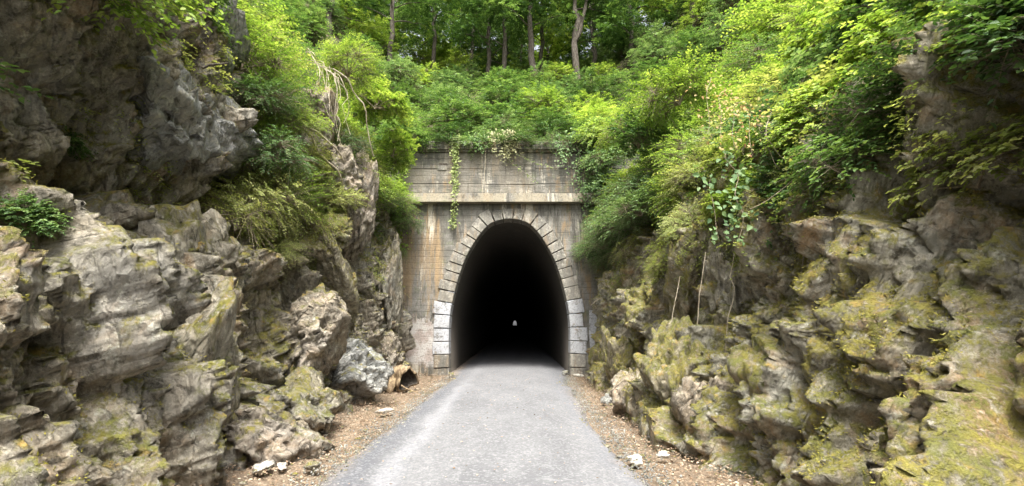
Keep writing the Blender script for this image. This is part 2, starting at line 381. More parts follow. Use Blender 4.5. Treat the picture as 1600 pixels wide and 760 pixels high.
def cliff_pt(side, y, z):                         # the real surface near (y, z)
    V = (cliffL if side < 0 else cliffR)[1]
    i = np.argmin((V[:, 1] - y) ** 2 + (V[:, 2] - z) ** 2); return V[i]

# hill above the portal
def hill_z(x, y):
    y = np.asarray(y, float); x = np.asarray(x, float)
    return 8.75 + .74 * np.clip(y - 18.7, 0, 19) + .22 * np.clip(y - 37.7, 0, 60) + np.maximum(np.abs(x) - 7, 0) * .85 * np.clip(1.3 - (y - 18) * .012, .2, 1) * (np.abs(x) < 30) + 19.5 * (np.abs(x) >= 30)
ys = np.concatenate([np.arange(18.55, 40, .7), np.linspace(42, 100, 16), [200, 400, 550, 619]]); xs = np.linspace(-60, 60, 121)
X, Y = np.meshgrid(xs, ys, indexing='ij'); X = X.ravel(); Y = Y.ravel(); Z = hill_z(X, Y)
Z += .25 * vnoise(np.stack([X, Y, 0 * X], 1) * .6, 9) * (Y > 19.5)
tag(obj('hillside', np.stack([X, Y, Z], 1), grid_faces(len(xs), len(ys)), M['soil'], smooth=True), kind='structure')
# far ground, one sheet to the horizon
tag(obj('ground', [(-3000, -3000, -.6), (3000, -3000, -.6), (3000, 3000, -.6), (-3000, 3000, -.6)], [(0, 1, 2, 3)], M['soil']), kind='structure')
# verge (floor of the cut) and path
RISE = .0128
def floor_z(x, y): return np.where(y > 18, (y - 18) * RISE, 0)
ys = np.concatenate([np.arange(-14, 4, .5), np.arange(4, 19.5, .09)]); xs = np.arange(-5.2, 5.21, .09)
X, Y = np.meshgrid(xs, ys, indexing='ij'); X = X.ravel(); Y = Y.ravel(); q = np.stack([X, Y, 0 * X], 1)
ax = np.abs(X + .1); Z = floor_z(X, Y) - .05 + .10 * sst((ax - 2.6) / 1.2) + .05 * fbm(q * 1.2, 4, 4) * sst((ax - 2) / .5) + .02 * fbm(q * 6, 3, 5)
tag(obj('verge', np.stack([X, Y, Z], 1), grid_faces(len(xs), len(ys)), M['verge'], smooth=True), kind='structure')
ys = np.concatenate([np.arange(-14, 3, .5), np.arange(3, 26, .07), np.arange(26, 60, 2), np.arange(60, 625, 20)])
u = np.linspace(-1, 1, 75); U, Y = np.meshgrid(u, ys, indexing='ij'); U = U.ravel(); Y = Y.ravel()
q = np.stack([U, Y, 0 * U], 1)
xl = np.interp(Y, [0, 14.5, 17.5, 19], [-2.22, -2.17, -2.1, -2.5]) + .05 * fbm(np.stack([0 * Y, Y * 1.3, 0 * Y], 1), 4, 31)
xr = np.interp(Y, [0, 7.5, 11.3, 17, 18, 19], [1.48, 1.48, 1.62, 1.95, 2.05, 2.35]) + .10 * fbm(np.stack([0 * Y, Y * 1.3, 0 * Y], 1), 4, 33)
X = np.where(U < 0, -.1 + U * (-.1 - xl), -.1 + U * (xr + .1)) + np.maximum(Y - 18, 0) * .0064
crown = .075 * np.clip(1 - np.abs(U) ** 3.2, 0, 1) + .012 * fbm(np.stack([X * 1.5, Y * .7, 0 * X], 1), 4, 8) * (1 - U ** 8)
Z = floor_z(X, Y) + .02 + crown - .08 * np.clip(np.abs(U) - .93, 0, 1) / .07
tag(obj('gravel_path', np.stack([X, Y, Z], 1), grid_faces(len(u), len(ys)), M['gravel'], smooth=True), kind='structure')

# ------------------------------------------------------------------ tunnel portal
PY = 18.0; CX = -.09
tz = np.array([-.1, 0, 1.32, 2.27, 3.0, 3.73, 4.48, 5.24, 5.70]); tw = np.array([2.22, 2.23, 2.28, 2.25, 2.12, 1.93, 1.66, 1.22, .82])
def arch_curve(n=400):
    P = [(w_, z_) for z_, w_ in zip(tz, tw)] + [(.45, 5.88), (0, 5.95)]
    P = np.array(P); full = np.concatenate([P * [-1, 1], P[::-1][1:]])
    # Catmull-Rom
    out = []
    for i in range(len(full) - 1):
        p0, p1, p2, p3 = full[max(i - 1, 0)], full[i], full[i + 1], full[min(i + 2, len(full) - 1)]
        for t in np.linspace(0, 1, 16, endpoint=False):
            out.append(.5 * ((2 * p1) + (-p0 + p2) * t + (2 * p0 - 5 * p1 + 4 * p2 - p3) * t * t + (-p0 + 3 * p1 - 3 * p2 + p3) * t ** 3))
    out.append(full[-1]); out = np.array(out)
    s = np.r_[0, np.cumsum(np.linalg.norm(np.diff(out, axis=0), axis=1))]; t = np.linspace(0, s[-1], n)
    return np.stack([np.interp(t, s, out[:, 0]), np.interp(t, s, out[:, 1])], 1), s[-1]
A, ALEN = arch_curve()
T = np.gradient(A, axis=0); T /= np.linalg.norm(T, axis=1)[:, None]; NO = np.stack([-T[:, 1], T[:, 0]], 1)   # outward normal
if NO[50, 0] > 0: NO = -NO
portal = empty('tunnel_portal', (CX, PY, 0))
tag(portal, 'weathered stone tunnel portal with a tall egg-shaped arch ringed by cut stones', 'tunnel portal')
# wall: strips beside the arch, then the head
half = A[:200] + NO[:200] * .25; half[:, 1] = np.maximum.accumulate(half[:, 1]); half = np.concatenate([half[::8], [[0, A[199, 1] + .25]]])
b = MB(); WL, WR = -7.6, 7.4
lz = half[:, 1]; lx = half[:, 0]; lz[0] = -.35
topz = 6.55
for sgn in (-1, 1):
    E = WL if sgn < 0 else WR
    V = []; 
    for i in range(len(lz)): V += [(E, PY, lz[i]), (CX + (lx[i] if sgn < 0 else -lx[i]), PY, lz[i])]
    V += [(E, PY, topz), (CX, PY, topz)]
    F = [(2 * i, 2 * i + 1, 2 * i + 3, 2 * i + 2) if sgn < 0 else (2 * i, 2 * i + 2, 2 * i + 3, 2 * i + 1) for i in range(len(V) // 2 - 1)]
    b.add(V, F)
b.add([(WL, PY + .9, -.3), (WL, PY + .9, topz), (WL, PY, topz), (WL, PY, -.3)], [(0, 1, 2, 3)])
b.build('wall', M['p_wall'], portal)
N = 35; ds = ALEN / N; S = np.linspace(0, ALEN, 400)
def at_s(s, off):
    x = np.interp(s, S, A[:, 0]); z = np.interp(s, S, A[:, 1]); nx = np.interp(s, S, NO[:, 0]); nz = np.interp(s, S, NO[:, 1])
    return (CX + x + nx * off, z + nz * off)
rs = random.Random(3)
cuts = [0.0]
wts = [1.22 if (i < 7 or i > N - 8) else .92 for i in range(N)]; wts = [w_ * rs.uniform(.93, 1.07) for w_ in wts]; tot = sum(wts)
for w_ in wts: cuts.append(cuts[-1] + w_ / tot * ALEN)
for i in range(N):
    g_ = rs.uniform(.012, .03); s0, s1 = cuts[i] + g_, cuts[i + 1] - .012; c = abs((i + .5) / N * 2 - 1)
    dep = .42 + .20 * c + rs.uniform(-.07, .07)
    if i % 2 and c < .75: dep += .05
    inner = [at_s(s, -.0) for s in np.linspace(s0, s1, 4)]; outer = [at_s(s, dep) for s in np.linspace(s1, s0, 3)]
    m = MB(); pr = rs.uniform(.05, .085); m.prism(inner + outer, PY - pr, PY + .62, .016)
    j = min(i, N - 1 - i)
    o = m.build('arch_stone', M['p_paint'] if 2 <= j <= 5 else M['p_stone'], portal)
    if 2 <= j <= 5: o['label'] = 'arch stone with flaking white paint'
# pale painted patch right of the arch (a real coat of paint, 3 mm thick)
P = [(2.98, .35), (3.3, .5), (3.42, .9), (3.46, 1.3), (3.38, 1.9), (3.3, 2.35), (2.93, 2.4), (2.9, 1.6), (2.93, .9)]
m = MB(); m.prism(P, PY - .006, PY + .02, .003); m.build('painted_patch', M['p_paint'], portal)
# cornice, parapet panels, coping
m = MB(); m.box(WL, WR, PY - .34, PY + .9, 6.56, 6.90, .03); m.build('cornice', M['p_cornice'], portal)
m = MB(); m.box(WL, WR, PY + .05, PY + .9, 6.90, 8.72); m.build('parapet', M['p_parapet'], portal)
def block(x0, x1, z0, z1, pr, name='parapet_block'):
    m = MB(); m.box(x0 + .012, x1 - .012, PY + .05 - pr, PY + .3, z0 + .01, z1 - .01, .015); m.build(name, M['p_parapet'], portal)
rs = random.Random(5)
for x0, x1 in ((-4.7, -2.35), (-2.35, -1.12), (-1.12, .92), (.92, 2.3), (2.3, 4.4)):
    zz = 6.905
    for hgt in ((.5, .62, .68) if x0 != -1.12 else (.46, .78, .56)):
        if x0 > 1 or rs.random() < .35:
            xm = (x0 + x1) / 2 + rs.uniform(-.3, .3); block(x0, xm, zz, zz + hgt, rs.uniform(.01, .04)); block(xm, x1, zz, zz + hgt, rs.uniform(.01, .04))
        else: block(x0, x1, zz, zz + hgt, rs.uniform(.01, .045))
        zz += hgt
m = MB(); m.box(WL, WR, PY - .05, PY + .9, 8.725, 8.79, .01); m.box(WL, WR, PY - .14, PY + .9, 8.80, 9.14, .03); m.build('coping', M['p_coping'], portal)
m = MB(); m.box(-2.98, -2.62, PY - .03, PY + .1, 7.95, 8.16, .015); m.build('inset_stone', M['p_stone'], portal)
m = MB(); m.box(-2.93, -2.60, PY - .035, PY - .0, 8.17, 8.24); m.build('inset_gap_shade', M['bark'], portal)  # solid dark strip standing in for the shade of a small hole
# lining of the bore, 600 m long, rising gently, open at the far end
ysn = np.array([PY + .3, PY + .7, 19.5, 20.5, 22, 24, 27, 31, 36, 45, 60, 90, 150, 300, 500, 620])
prof = (A + NO * .03)[::5]; V = []
for yy in ysn:
    for x, z in prof: V.append((CX + x + max(0, yy - 18) * .0064, yy, z + max(0, yy - 18) * RISE))
F = grid_faces(len(ysn), len(prof), flip=False)
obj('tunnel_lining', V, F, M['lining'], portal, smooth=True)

# ------------------------------------------------------------------ individual rocks
bpy_ico = {}
def ico(sub):
    if sub not in bpy_ico:
        import bmesh
        bm = bmesh.new(); bmesh.ops.create_icosphere(bm, subdivisions=sub, radius=1)
        bpy_ico[sub] = (np.array([v.co[:] for v in bm.verts]), np.array([[v.index for v in f.verts] for f in bm.faces])); bm.free()
    return bpy_ico[sub]
def rock_verts(seed, sub=5, planes=13, rough=1.0, slab=0):
    D, F = ico(sub); rg = np.random.RandomState(seed)
    N_ = rg.normal(size=(planes, 3)); N_ /= np.linalg.norm(N_, axis=1)[:, None]
    if slab: N_[0] = (0, 0, 1); N_[1] = (0, 0, -1)
    h = rg.uniform(.68, .98, planes)
    dn = D @ N_.T; r = np.where(dn > .05, h[None, :] / np.maximum(dn, .05), 9)
    r = -np.log(np.exp(-r * 50).sum(1)) / 50; r = np.clip(r, .3, 1.35)
    V = D * r[:, None]; o = rg.uniform(0, 50)
    f = facets((V + o) * 1.0, (.6, .8, .36), .15 * rough, seed + 7, 1.5, .05, .04) + facets(V + o, (.24, .34, .14), .06 * rough, seed + 9, 1.6, .1, .015)
    f += .06 * fbm(V * 1.3 + o, 2, seed) + .018 * rough * fbm(V * 8 + o, 3, seed + 2)
    return V + D * f[:, None], F
def rock(label, loc, size, rot, seed, mat, cat='rock', name='boulder', sub=5, group=None, rough=1, planes=11):
    V, F = rock_verts(seed, sub, planes, rough)
    o = obj(name, V * np.array(size), F, M[mat]); o.location = loc; o.rotation_euler = tuple(R(a) for a in rot)
    tag(o, label, cat, group); return o
ROCKS = [
 ('big dark grey boulder jutting out over a dark hollow high on the left cliff', (-5.15, 6.7, 4.75), (.85, 1.1, .75), (10, 34, 30), 71, 'slate', 'rock', 'boulder', 5, None, 1.0, 9),
 ('grey streaked slab at the top of the left cliff above the overhanging boulder', (-5.9, 7.1, 6.5), (1.0, 1.2, 1.6), (20, 25, 10), 12, 'grey'),
 ('low dark grey boulder at the near foot of the left cliff', (-3.35, 6.75, .28), (.62, .5, .42), (0, 15, 20), 13, 'brown'),
 ('tall lichen-covered outcrop at the near lower left beside the dark grey boulder', (-3.95, 5.75, .75), (.62, .7, 1.15), (0, 12, 0), 14, 'tan'),
 ('pale tan stepped block at the left foot behind the dark grey boulder', (-3.5, 8.2, .35), (.62, .8, .5), (10, 25, 15), 15, 'tan'),
 ('jagged pale grey outcrop at the left foot just before the hollow log', (-3.85, 11.2, .72), (.7, .8, .85), (25, 30, 35), 16, 'slate'),
 ('brown rounded rock between the hollow log and the left wall of the portal', (-3.95, 14.6, .6), (.6, 1.1, .75), (0, 20, 0), 17, 'brown'),
 ('upright brown rock column high on the left cliff beside the portal parapet', (-4.1, 12.4, 4.9), (.45, .65, 1.15), (-12, 5, 10), 18, 'brown'),
 ('dark overhanging block on the left cliff level with the portal cornice', (-4.2, 11.2, 5.4), (.5, .7, .6), (20, 15, 30), 19, 'brown'),
 ('brown slab tilted beneath the hanging roots on the upper left cliff', (-4.75, 10.4, 6.4), (.5, 1.1, .9), (38, 10, 10), 20, 'brown'),
 ('moss-topped ledge rock over a dark gap in the middle of the left cliff', (-4.1, 10.2, 3.75), (.42, .6, .3), (38, 15, 10), 21, 'moss'),
 ('long moss-streaked slab dipping toward the portal on the left cliff', (-3.95, 10.8, 2.6), (.4, 1.5, .5), (-42, 0, 6), 22, 'moss'),
 ('reddish brown crumbling outcrop at the left edge below the big grey boulder', (-4.45, 6.4, 2.35), (.6, .8, .7), (15, 20, 0), 23, 'tan'),
 ('narrow tan pillar of rock nearest the left wall of the portal', (-3.95, 15.4, 2.8), (.4, .7, 1.5), (-6, 3, 0), 24, 'tan'),
 ('brown wedge of rock leaning at mid height on the left cliff', (-3.75, 9.0, 1.5), (.5, .7, .75), (25, 12, 20), 25, 'brown'),
 ('large smooth mossy boulder sloping down at the near lower right', (3.75, 5.35, .55), (1.0, 1.3, .95), (-15, 28, -10), 31, 'moss'),
 ('fractured mossy block at the foot of the right cliff halfway along the verge', (2.75, 8.1, .8), (.5, .7, .9), (-10, -14, 10), 32, 'moss'),
 ('rounded mossy rock with a bright green patch at the right foot of the portal', (3.12, 15.4, .55), (.48, .85, .7), (10, -15, 5), 33, 'moss'),
 ('slim mossy slab leaning beside the rock at the right foot of the portal', (2.85, 13.3, .55), (.3, .6, .85), (18, -18, 0), 34, 'moss'),
 ('second leaning mossy slab further from the portal on the right', (2.8, 12.0, .6), (.3, .55, .85), (22, -22, 8), 35, 'moss'),
 ('yellow mossy rock bulge above the leaning slabs on the right cliff', (3.3, 11.2, 2.0), (.6, .8, .6), (20, -10, 20), 36, 'moss'),
 ('flat-faced grey green upright slab on the right cliff', (3.75, 8.0, 2.4), (.35, .6, .85), (12, -20, -10), 37, 'tan'),
 ('broken pale slab jutting from the right cliff above the mossy boulder', (4.15, 6.9, 1.95), (.55, .6, .42), (20, -35, 12), 38, 'tan'),
 ('pointed pale rock shelf near the right edge of the cliff', (4.4, 6.6, 2.75), (.6, .5, .28), (10, -18, 25), 39, 'tan'),
 ('mossy overhanging rock roofing the dark hollow on the right cliff', (4.85, 8.9, 4.75), (.55, .7, .3), (10, -15, 0), 40, 'moss'),
 ('rounded hump of rock under thick yellow moss above the dark hollow', (4.5, 10.4, 4.9), (.7, .9, .5), (5, -10, 0), 41, 'moss'),
 ('knobbly brown rock at the right foot beside the fractured mossy block', (2.5, 9.6, .3), (.4, .5, .42), (0, 20, 40), 42, 'brown'),
 ('dark wedge of rock at the right foot between verge and mossy boulder', (2.85, 6.9, .35), (.4, .6, .6), (10, -25, 20), 43, 'brown'),
 ('diagonal mossy rib of rock running down the right cliff', (3.55, 9.3, 2.5), (.35, 1.3, .45), (-48, 0, -5), 44, 'moss'),
 ('high mossy wedge leaning above the flat-faced slab on the right cliff', (4.3, 7.6, 3.5), (.5, 1.0, .5), (-40, -10, -8), 45, 'moss'),
]
for r_ in ROCKS: rock(*r_)
SMALL = [
 ('flat white stone on the nearest part of the left verge', (-2.95, 5.95, .05), (.16, .1, .05), 51, 'pale'),
 ('thin pale stone flake beside the flat white stone on the near left verge', (-2.8, 6.1, .04), (.13, .06, .03), 52, 'pale'),
 ('small tan stone near the path edge on the near left verge', (-2.4, 6.0, .06), (.09, .07, .06), 53, 'tan'),
 ('oblong pale stone on the left verge between the log and the path', (-2.58, 9.9, .05), (.16, .08, .05), 54, 'pale'),
 ('pale angular stone on the near right verge closest to the path', (1.55, 6.25, .06), (.1, .08, .07), 55, 'pale'),
 ('cream stone lump further from the path on the near right verge', (1.95, 6.5, .05), (.08, .07, .05), 56, 'pale'),
 ('small grey stone against the right cliff foot', (2.2, 7.4, .08), (.16, .14, .1), 57, 'grey'),
 ('pale rubble stone in front of the right foot of the arch', (2.35, 17.2, .06), (.16, .1, .05), 58, 'pale'),
 ('grey rubble stone just inside the right foot of the arch', (1.95, 17.9, .08), (.14, .12, .08), 59, 'grey'),
 ('grey stone at the base of the leaning slabs on the right', (2.3, 11.2, .1), (.25, .2, .14), 60, 'grey'),
 ('stone lying against the left foot of the arch', (-2.2, 17.5, .06), (.14, .1, .08), 61, 'tan'),
]
for lb, loc, sz, sd_, mt in SMALL: rock(lb, loc, sz, (0, 0, sd_ * 37 % 180), sd_, mt, 'stone', 'loose_stone', 3)
# scattered chips of stone on both verges: too many to count -> one object
rg = np.random.RandomState(2); V = []; F = []; n0 = 0; D, FI = ico(1)
for i in range(1500):
    sd_ = rg.choice([-1, 1]); y = rg.uniform(3.5, 18); x = (-rg.uniform(1.9, 3.6) if sd_ < 0 else rg.uniform(1.25, 2.7)); r = rg.uniform(.008, .022) * (1 + 1.6 * (rg.rand() > .95))
    V.append(D * r * rg.uniform(.5, 1.3, (len(D), 1)) * [1, rg.uniform(.6, 1.3), .6] + [x, y, .03 + .01 * rg.rand()]); F.append(FI + n0); n0 += len(D)
tag(obj('stone_chips', np.concatenate(V), np.concatenate(F), M['tan']), 'small stone chips strewn along both verges of the path', 'gravel', kind='stuff')

rg = np.random.RandomState(4); V = []; F = []; n0 = 0
for i in range(5000):
    sd_ = rg.choice([-1, 1]); y = 3.5 + 14 * rg.rand() ** 1.3; x = (-2.15 + rg.normal() * .16 if sd_ < 0 else np.interp(y, [0, 11, 18], [1.5, 1.62, 2.0]) + rg.normal() * .14); r = rg.uniform(.006, .017)
    V.append(D * r * rg.uniform(.5, 1.3, (len(D), 1)) + [x, y, .04]); F.append(FI + n0); n0 += len(D)
tag(obj('gravel', np.concatenate(V), np.concatenate(F), M['grey']), 'grey gravel spilling over both edges of the path', 'gravel', kind='stuff')

# ------------------------------------------------------------------ leaves
def leaf_geo(P, D, Nn, Ln, Wd, fold=.18):
    n = len(P); Sd = np.cross(D, Nn); Sd /= np.linalg.norm(Sd, axis=1)[:, None] + 1e-9; Ln = np.broadcast_to(Ln, n)[:, None]; Wd = np.broadcast_to(Wd, n)[:, None]
    up = Nn * Wd * fold
    V = np.stack([P, P + D * Ln * .32 + Sd * Wd * .5 + up, P + D * Ln * .72 + Sd * Wd * .36 + up, P + D * Ln - up * .6,
                  P + D * Ln * .72 - Sd * Wd * .36 + up, P + D * Ln * .32 - Sd * Wd * .5 + up], 1).reshape(-1, 3)
    b = np.arange(n)[:, None] * 6
    F = np.concatenate([b + [[0, 1, 2, 3]], b + [[0, 3, 4, 5]]], 1).reshape(-1, 4)
    return V, F
def nrm(a): return a / (np.linalg.norm(a, axis=-1, keepdims=True) + 1e-9)
def make_sprays(rg, base, dirs, ln, nl, leaf, wid, droop, spread=.9, jit=.35):
    """leaves set alternately on both sides of drooping twigs, lying roughly flat"""
    n = len(base); t = np.linspace(.12, 1, nl)[None, :, None]; ln = ln[:, None, None]
    side = nrm(np.cross(dirs, [0, 0, 1.]) + 1e-6)
    tw = base[:, None] + dirs[:, None] * ln * t + np.array([0, 0, -1.]) * droop * ln * t ** 2
    sg = np.where(np.arange(nl) % 2, 1, -1)[None, :, None]
    D = nrm(dirs[:, None] * .55 + side[:, None] * sg * spread + np.array([0, 0, -.25]) + rg.normal(size=(n, nl, 3)) * jit * .6)
    Nn = nrm(np.array([0, 0, 1.]) + dirs[:, None] * .25 + rg.normal(size=(n, nl, 3)) * jit)
    lf = leaf * rg.uniform(.65, 1.25, (n, nl)) * (1 - .3 * np.abs(t[..., 0] - .5))
    V, F = leaf_geo(tw.reshape(-1, 3), D.reshape(-1, 3), Nn.reshape(-1, 3), lf.ravel(), lf.ravel() * wid)
    tone = np.clip(.5 + rg.normal(size=(n, 1)) * .27 + rg.normal(size=(n, nl)) * .13, 0, 1).ravel()
    ends = base + dirs * ln[:, 0] + np.array([0, 0, -1.]) * droop * ln[:, 0]
    return V, F, np.repeat(tone, 2), ends
def thin_prisms(A_, B_, r):
    n = len(A_); t = nrm(B_ - A_); a = nrm(np.cross(t, [.3, .5, .8])); c = np.cross(t, a); V = []
    for k in range(3):
        th = k * 2.094; o = (a * math.cos(th) + c * math.sin(th)) * r; V += [A_ + o, B_ + o * .5]
    V = np.stack(V, 1).reshape(-1, 3); b_ = np.arange(n)[:, None] * 6
    return V, np.concatenate([b_ + [[0, 2, 3, 1]], b_ + [[2, 4, 5, 3]], b_ + [[4, 0, 1, 5]]], 1).reshape(-1, 4)
PROTO = {}
def shrub_proto(key, seed, rx, ry, rz, lumps, nsp, spl, nl, leaf, wid, droop, flat=.3):
    rg = np.random.RandomState(seed); C_ = []
    while len(C_) < lumps:
        p = rg.uniform(-1, 1, 3); p[2] = abs(p[2])
        if .35 < np.linalg.norm(p) < 1: C_.append(p * [rx * .72, ry * .72, rz * .78])
    C_ = np.array(C_); LR = rg.uniform(.24, .44, lumps) * (rx + ry + rz) / 3
    li = rg.randint(0, lumps, nsp); u = rg.normal(size=(nsp, 3)); u[:, 2] = u[:, 2] * .8 + .25; u = nrm(u)
    base = C_[li] + u * LR[li][:, None] * rg.uniform(.35, 1.0, (nsp, 1))
    out = nrm(base * [1, 1, .6] + 1e-6); dirs = nrm(u * .7 + out * .6 + [0, 0, .12] + rg.normal(size=(nsp, 3)) * .25); dirs[:, 2] *= (1 - flat); dirs = nrm(dirs)
    ln = spl * rg.uniform(.6, 1.35, nsp)
    V, F, tone, ends = make_sprays(rg, base, dirs, ln, nl, leaf, wid, droop)
    root = empty('shrub', world=False); root['p'] = 1
    m = MB(); 
    for c_ in C_: m.tube(wig(bez((0, 0, -.1), c_ * [.25, .25, .7], c_, 7), .06, seed), .022, .007, 5)
    tv, tf = thin_prisms(base * .0 + C_[li], base, .006); tv2, tf2 = thin_prisms(base, ends, .0035)
    m.add(tv, tf.tolist()); m.add(tv2, tf2.tolist())
    st = m.build('stem', M['twig'], root)
    fo = obj('foliage', V, F, L['green'], root, attr=tone)
    PROTO[key] = (root, rx, rz); return root
shrub_proto('feather', 1, 1.15, 1.15, .95, 16, 520, .42, 11, .075, .42, .35)
shrub_proto('feather2', 2, 1.3, 1.1, 1.05, 15, 520, .46, 11, .08, .45, .45)
shrub_proto('layer', 3, 1.25, 1.25, .9, 14, 430, .5, 10, .10, .5, .25, .6)
shrub_proto('broad', 4, 1.1, 1.1, 1.0, 13, 430, .36, 8, .115, .66, .3, .4)
shrub_proto('broad2', 5, 1.2, 1.0, 1.15, 14, 420, .38, 8, .12, .62, .4, .4)
shrub_proto('droopy', 6, 1.0, 1.0, .8, 13, 420, .55, 13, .06, .36, .8)
shrub_proto('tall', 7, 1.7, 1.5, 2.5, 20, 900, .5, 10, .115, .55, .4, .4)
shrub_proto('tall2', 8, 1.9, 1.5, 2.2, 18, 900, .55, 10, .12, .5, .5, .4)
used = set(); foliage_mesh = {}
def place_shrub(key, mat, loc, sc, label, group, tilt=(0, 0), rz=None, name='shrub'):
    root = PROTO[key][0]
    o = copy_tree(root) if key in used else root; used.add(key)
    o.name = name
    for ch in o.children:
        if ch.name.startswith('foliage'):
            k_ = (key, mat)
            if k_ not in foliage_mesh:
                me = ch.data.copy(); me.materials.clear(); me.materials.append(L[mat]); foliage_mesh[k_] = me
            ch.data = foliage_mesh[k_]
    o.location = loc; o.rotation_euler = (tilt[0], tilt[1], random.uniform(0, 6.28) if rz is None else rz)
    s = sc * random.uniform(.9, 1.1); o.scale = (s, s, s * random.uniform(.85, 1.15)); tag(o, label, 'shrub', group); return o
ORD = ['nearest', 'second', 'third', 'fourth', 'fifth', 'sixth', 'seventh', 'eighth', 'ninth', 'tenth', 'eleventh', 'twelfth', 'thirteenth', 'fourteenth', 'fifteenth', 'sixteenth', 'seventeenth', 'eighteenth', 'nineteenth', 'twentieth'] + ['number %d' % i_ for i_ in range(21, 60)]
LOOK = {'lime': 'bright lime green', 'green': 'mid green', 'dark': 'dark green', 'blue': 'cool pale green', 'olive': 'dry olive green'}
SHAPE = {'feather': 'feathery', 'feather2': 'feathery', 'layer': 'layered', 'broad': 'broad-leaved', 'broad2': 'broad-leaved', 'droopy': 'drooping fine-leaved', 'tall': 'tall leafy', 'tall2': 'tall spreading'}
rs = random.Random(11)
# banks: rows at rising heights
ROWS = {-1: [(5.9, 'lowest', 1.2, .78), (7.0, 'second', 1.25, .9), (8.2, 'third', 1.3, 1.05), (9.6, 'fourth', 1.5, 1.2), (11.4, 'fifth', 1.8, 1.4), (13.6, 'sixth', 2.2, 1.6), (16.2, 'top', 2.6, 1.9)],
        1: [(3.75, 'ledge', .95, .58), (4.7, 'lowest', 1.1, .72), (5.6, 'second', 1.15, .85), (6.6, 'third', 1.2, .95), (7.8, 'fourth', 1.35, 1.1), (9.4, 'fifth', 1.6, 1.3), (11.4, 'sixth', 2.0, 1.5), (14.0, 'top', 2.6, 1.9)]}
for side in (-1, 1):
    for ri, (zr, rn, stp, sc) in enumerate(ROWS[side]):
        y = 17.6; k = 0
        while y > 1.5:
            z = zr + rs.uniform(-.35, .35); x = side * (float(bank_x(side, y, z)) - .1 - (.55 if y > 12 and ri < 4 and side > 0 else 0)); skip = False
            if side < 0:
                if ri == 0 and 5 < y < 7.6 or ri == 0 and 7.5 < y < 12.6: skip = True            # bare rock and hanging roots
                if ri == 1 and (5.0 < y < 7.6 or 9.8 < y < 10.9): skip = True
                if ri == 2 and 5 < y < 7.2: skip = True
                mat = rs.choice(['lime', 'lime', 'lime', 'olive', 'green']) if y > 9 else rs.choice(['green', 'lime', 'olive', 'lime'])
                key = rs.choice(['feather', 'feather2', 'layer']) if y > 8 else rs.choice(['feather', 'broad', 'droopy'])
            else:
                if ri <= 1 and 8.0 < y < 9.2 or ri == 0 and y > 8: skip = True
                mat = rs.choice(['lime', 'lime', 'lime', 'green']) if ri >= 3 else rs.choice(['blue', 'green', 'olive', 'lime', 'blue'])
                if y < 6.5: mat = rs.choice(['lime', 'green', 'olive', 'dark', 'lime'])
                key = rs.choice(['feather', 'feather2', 'layer', 'layer']) if y > 8 else rs.choice(['broad', 'broad2', 'broad', 'layer'])
            if not skip:
                lb = '%s %s shrub, %s bank, %s row, %s from the portal' % (LOOK[mat], SHAPE[key], 'left' if side < 0 else 'right', rn, ORD[k])
                place_shrub(key, mat, (x, y, z - .15), sc, lb, 'shrubs covering the %s bank' % ('left' if side < 0 else 'right'), (0, -side * R(14)))
                k += 1
            y -= stp * rs.uniform(.8, 1.2)
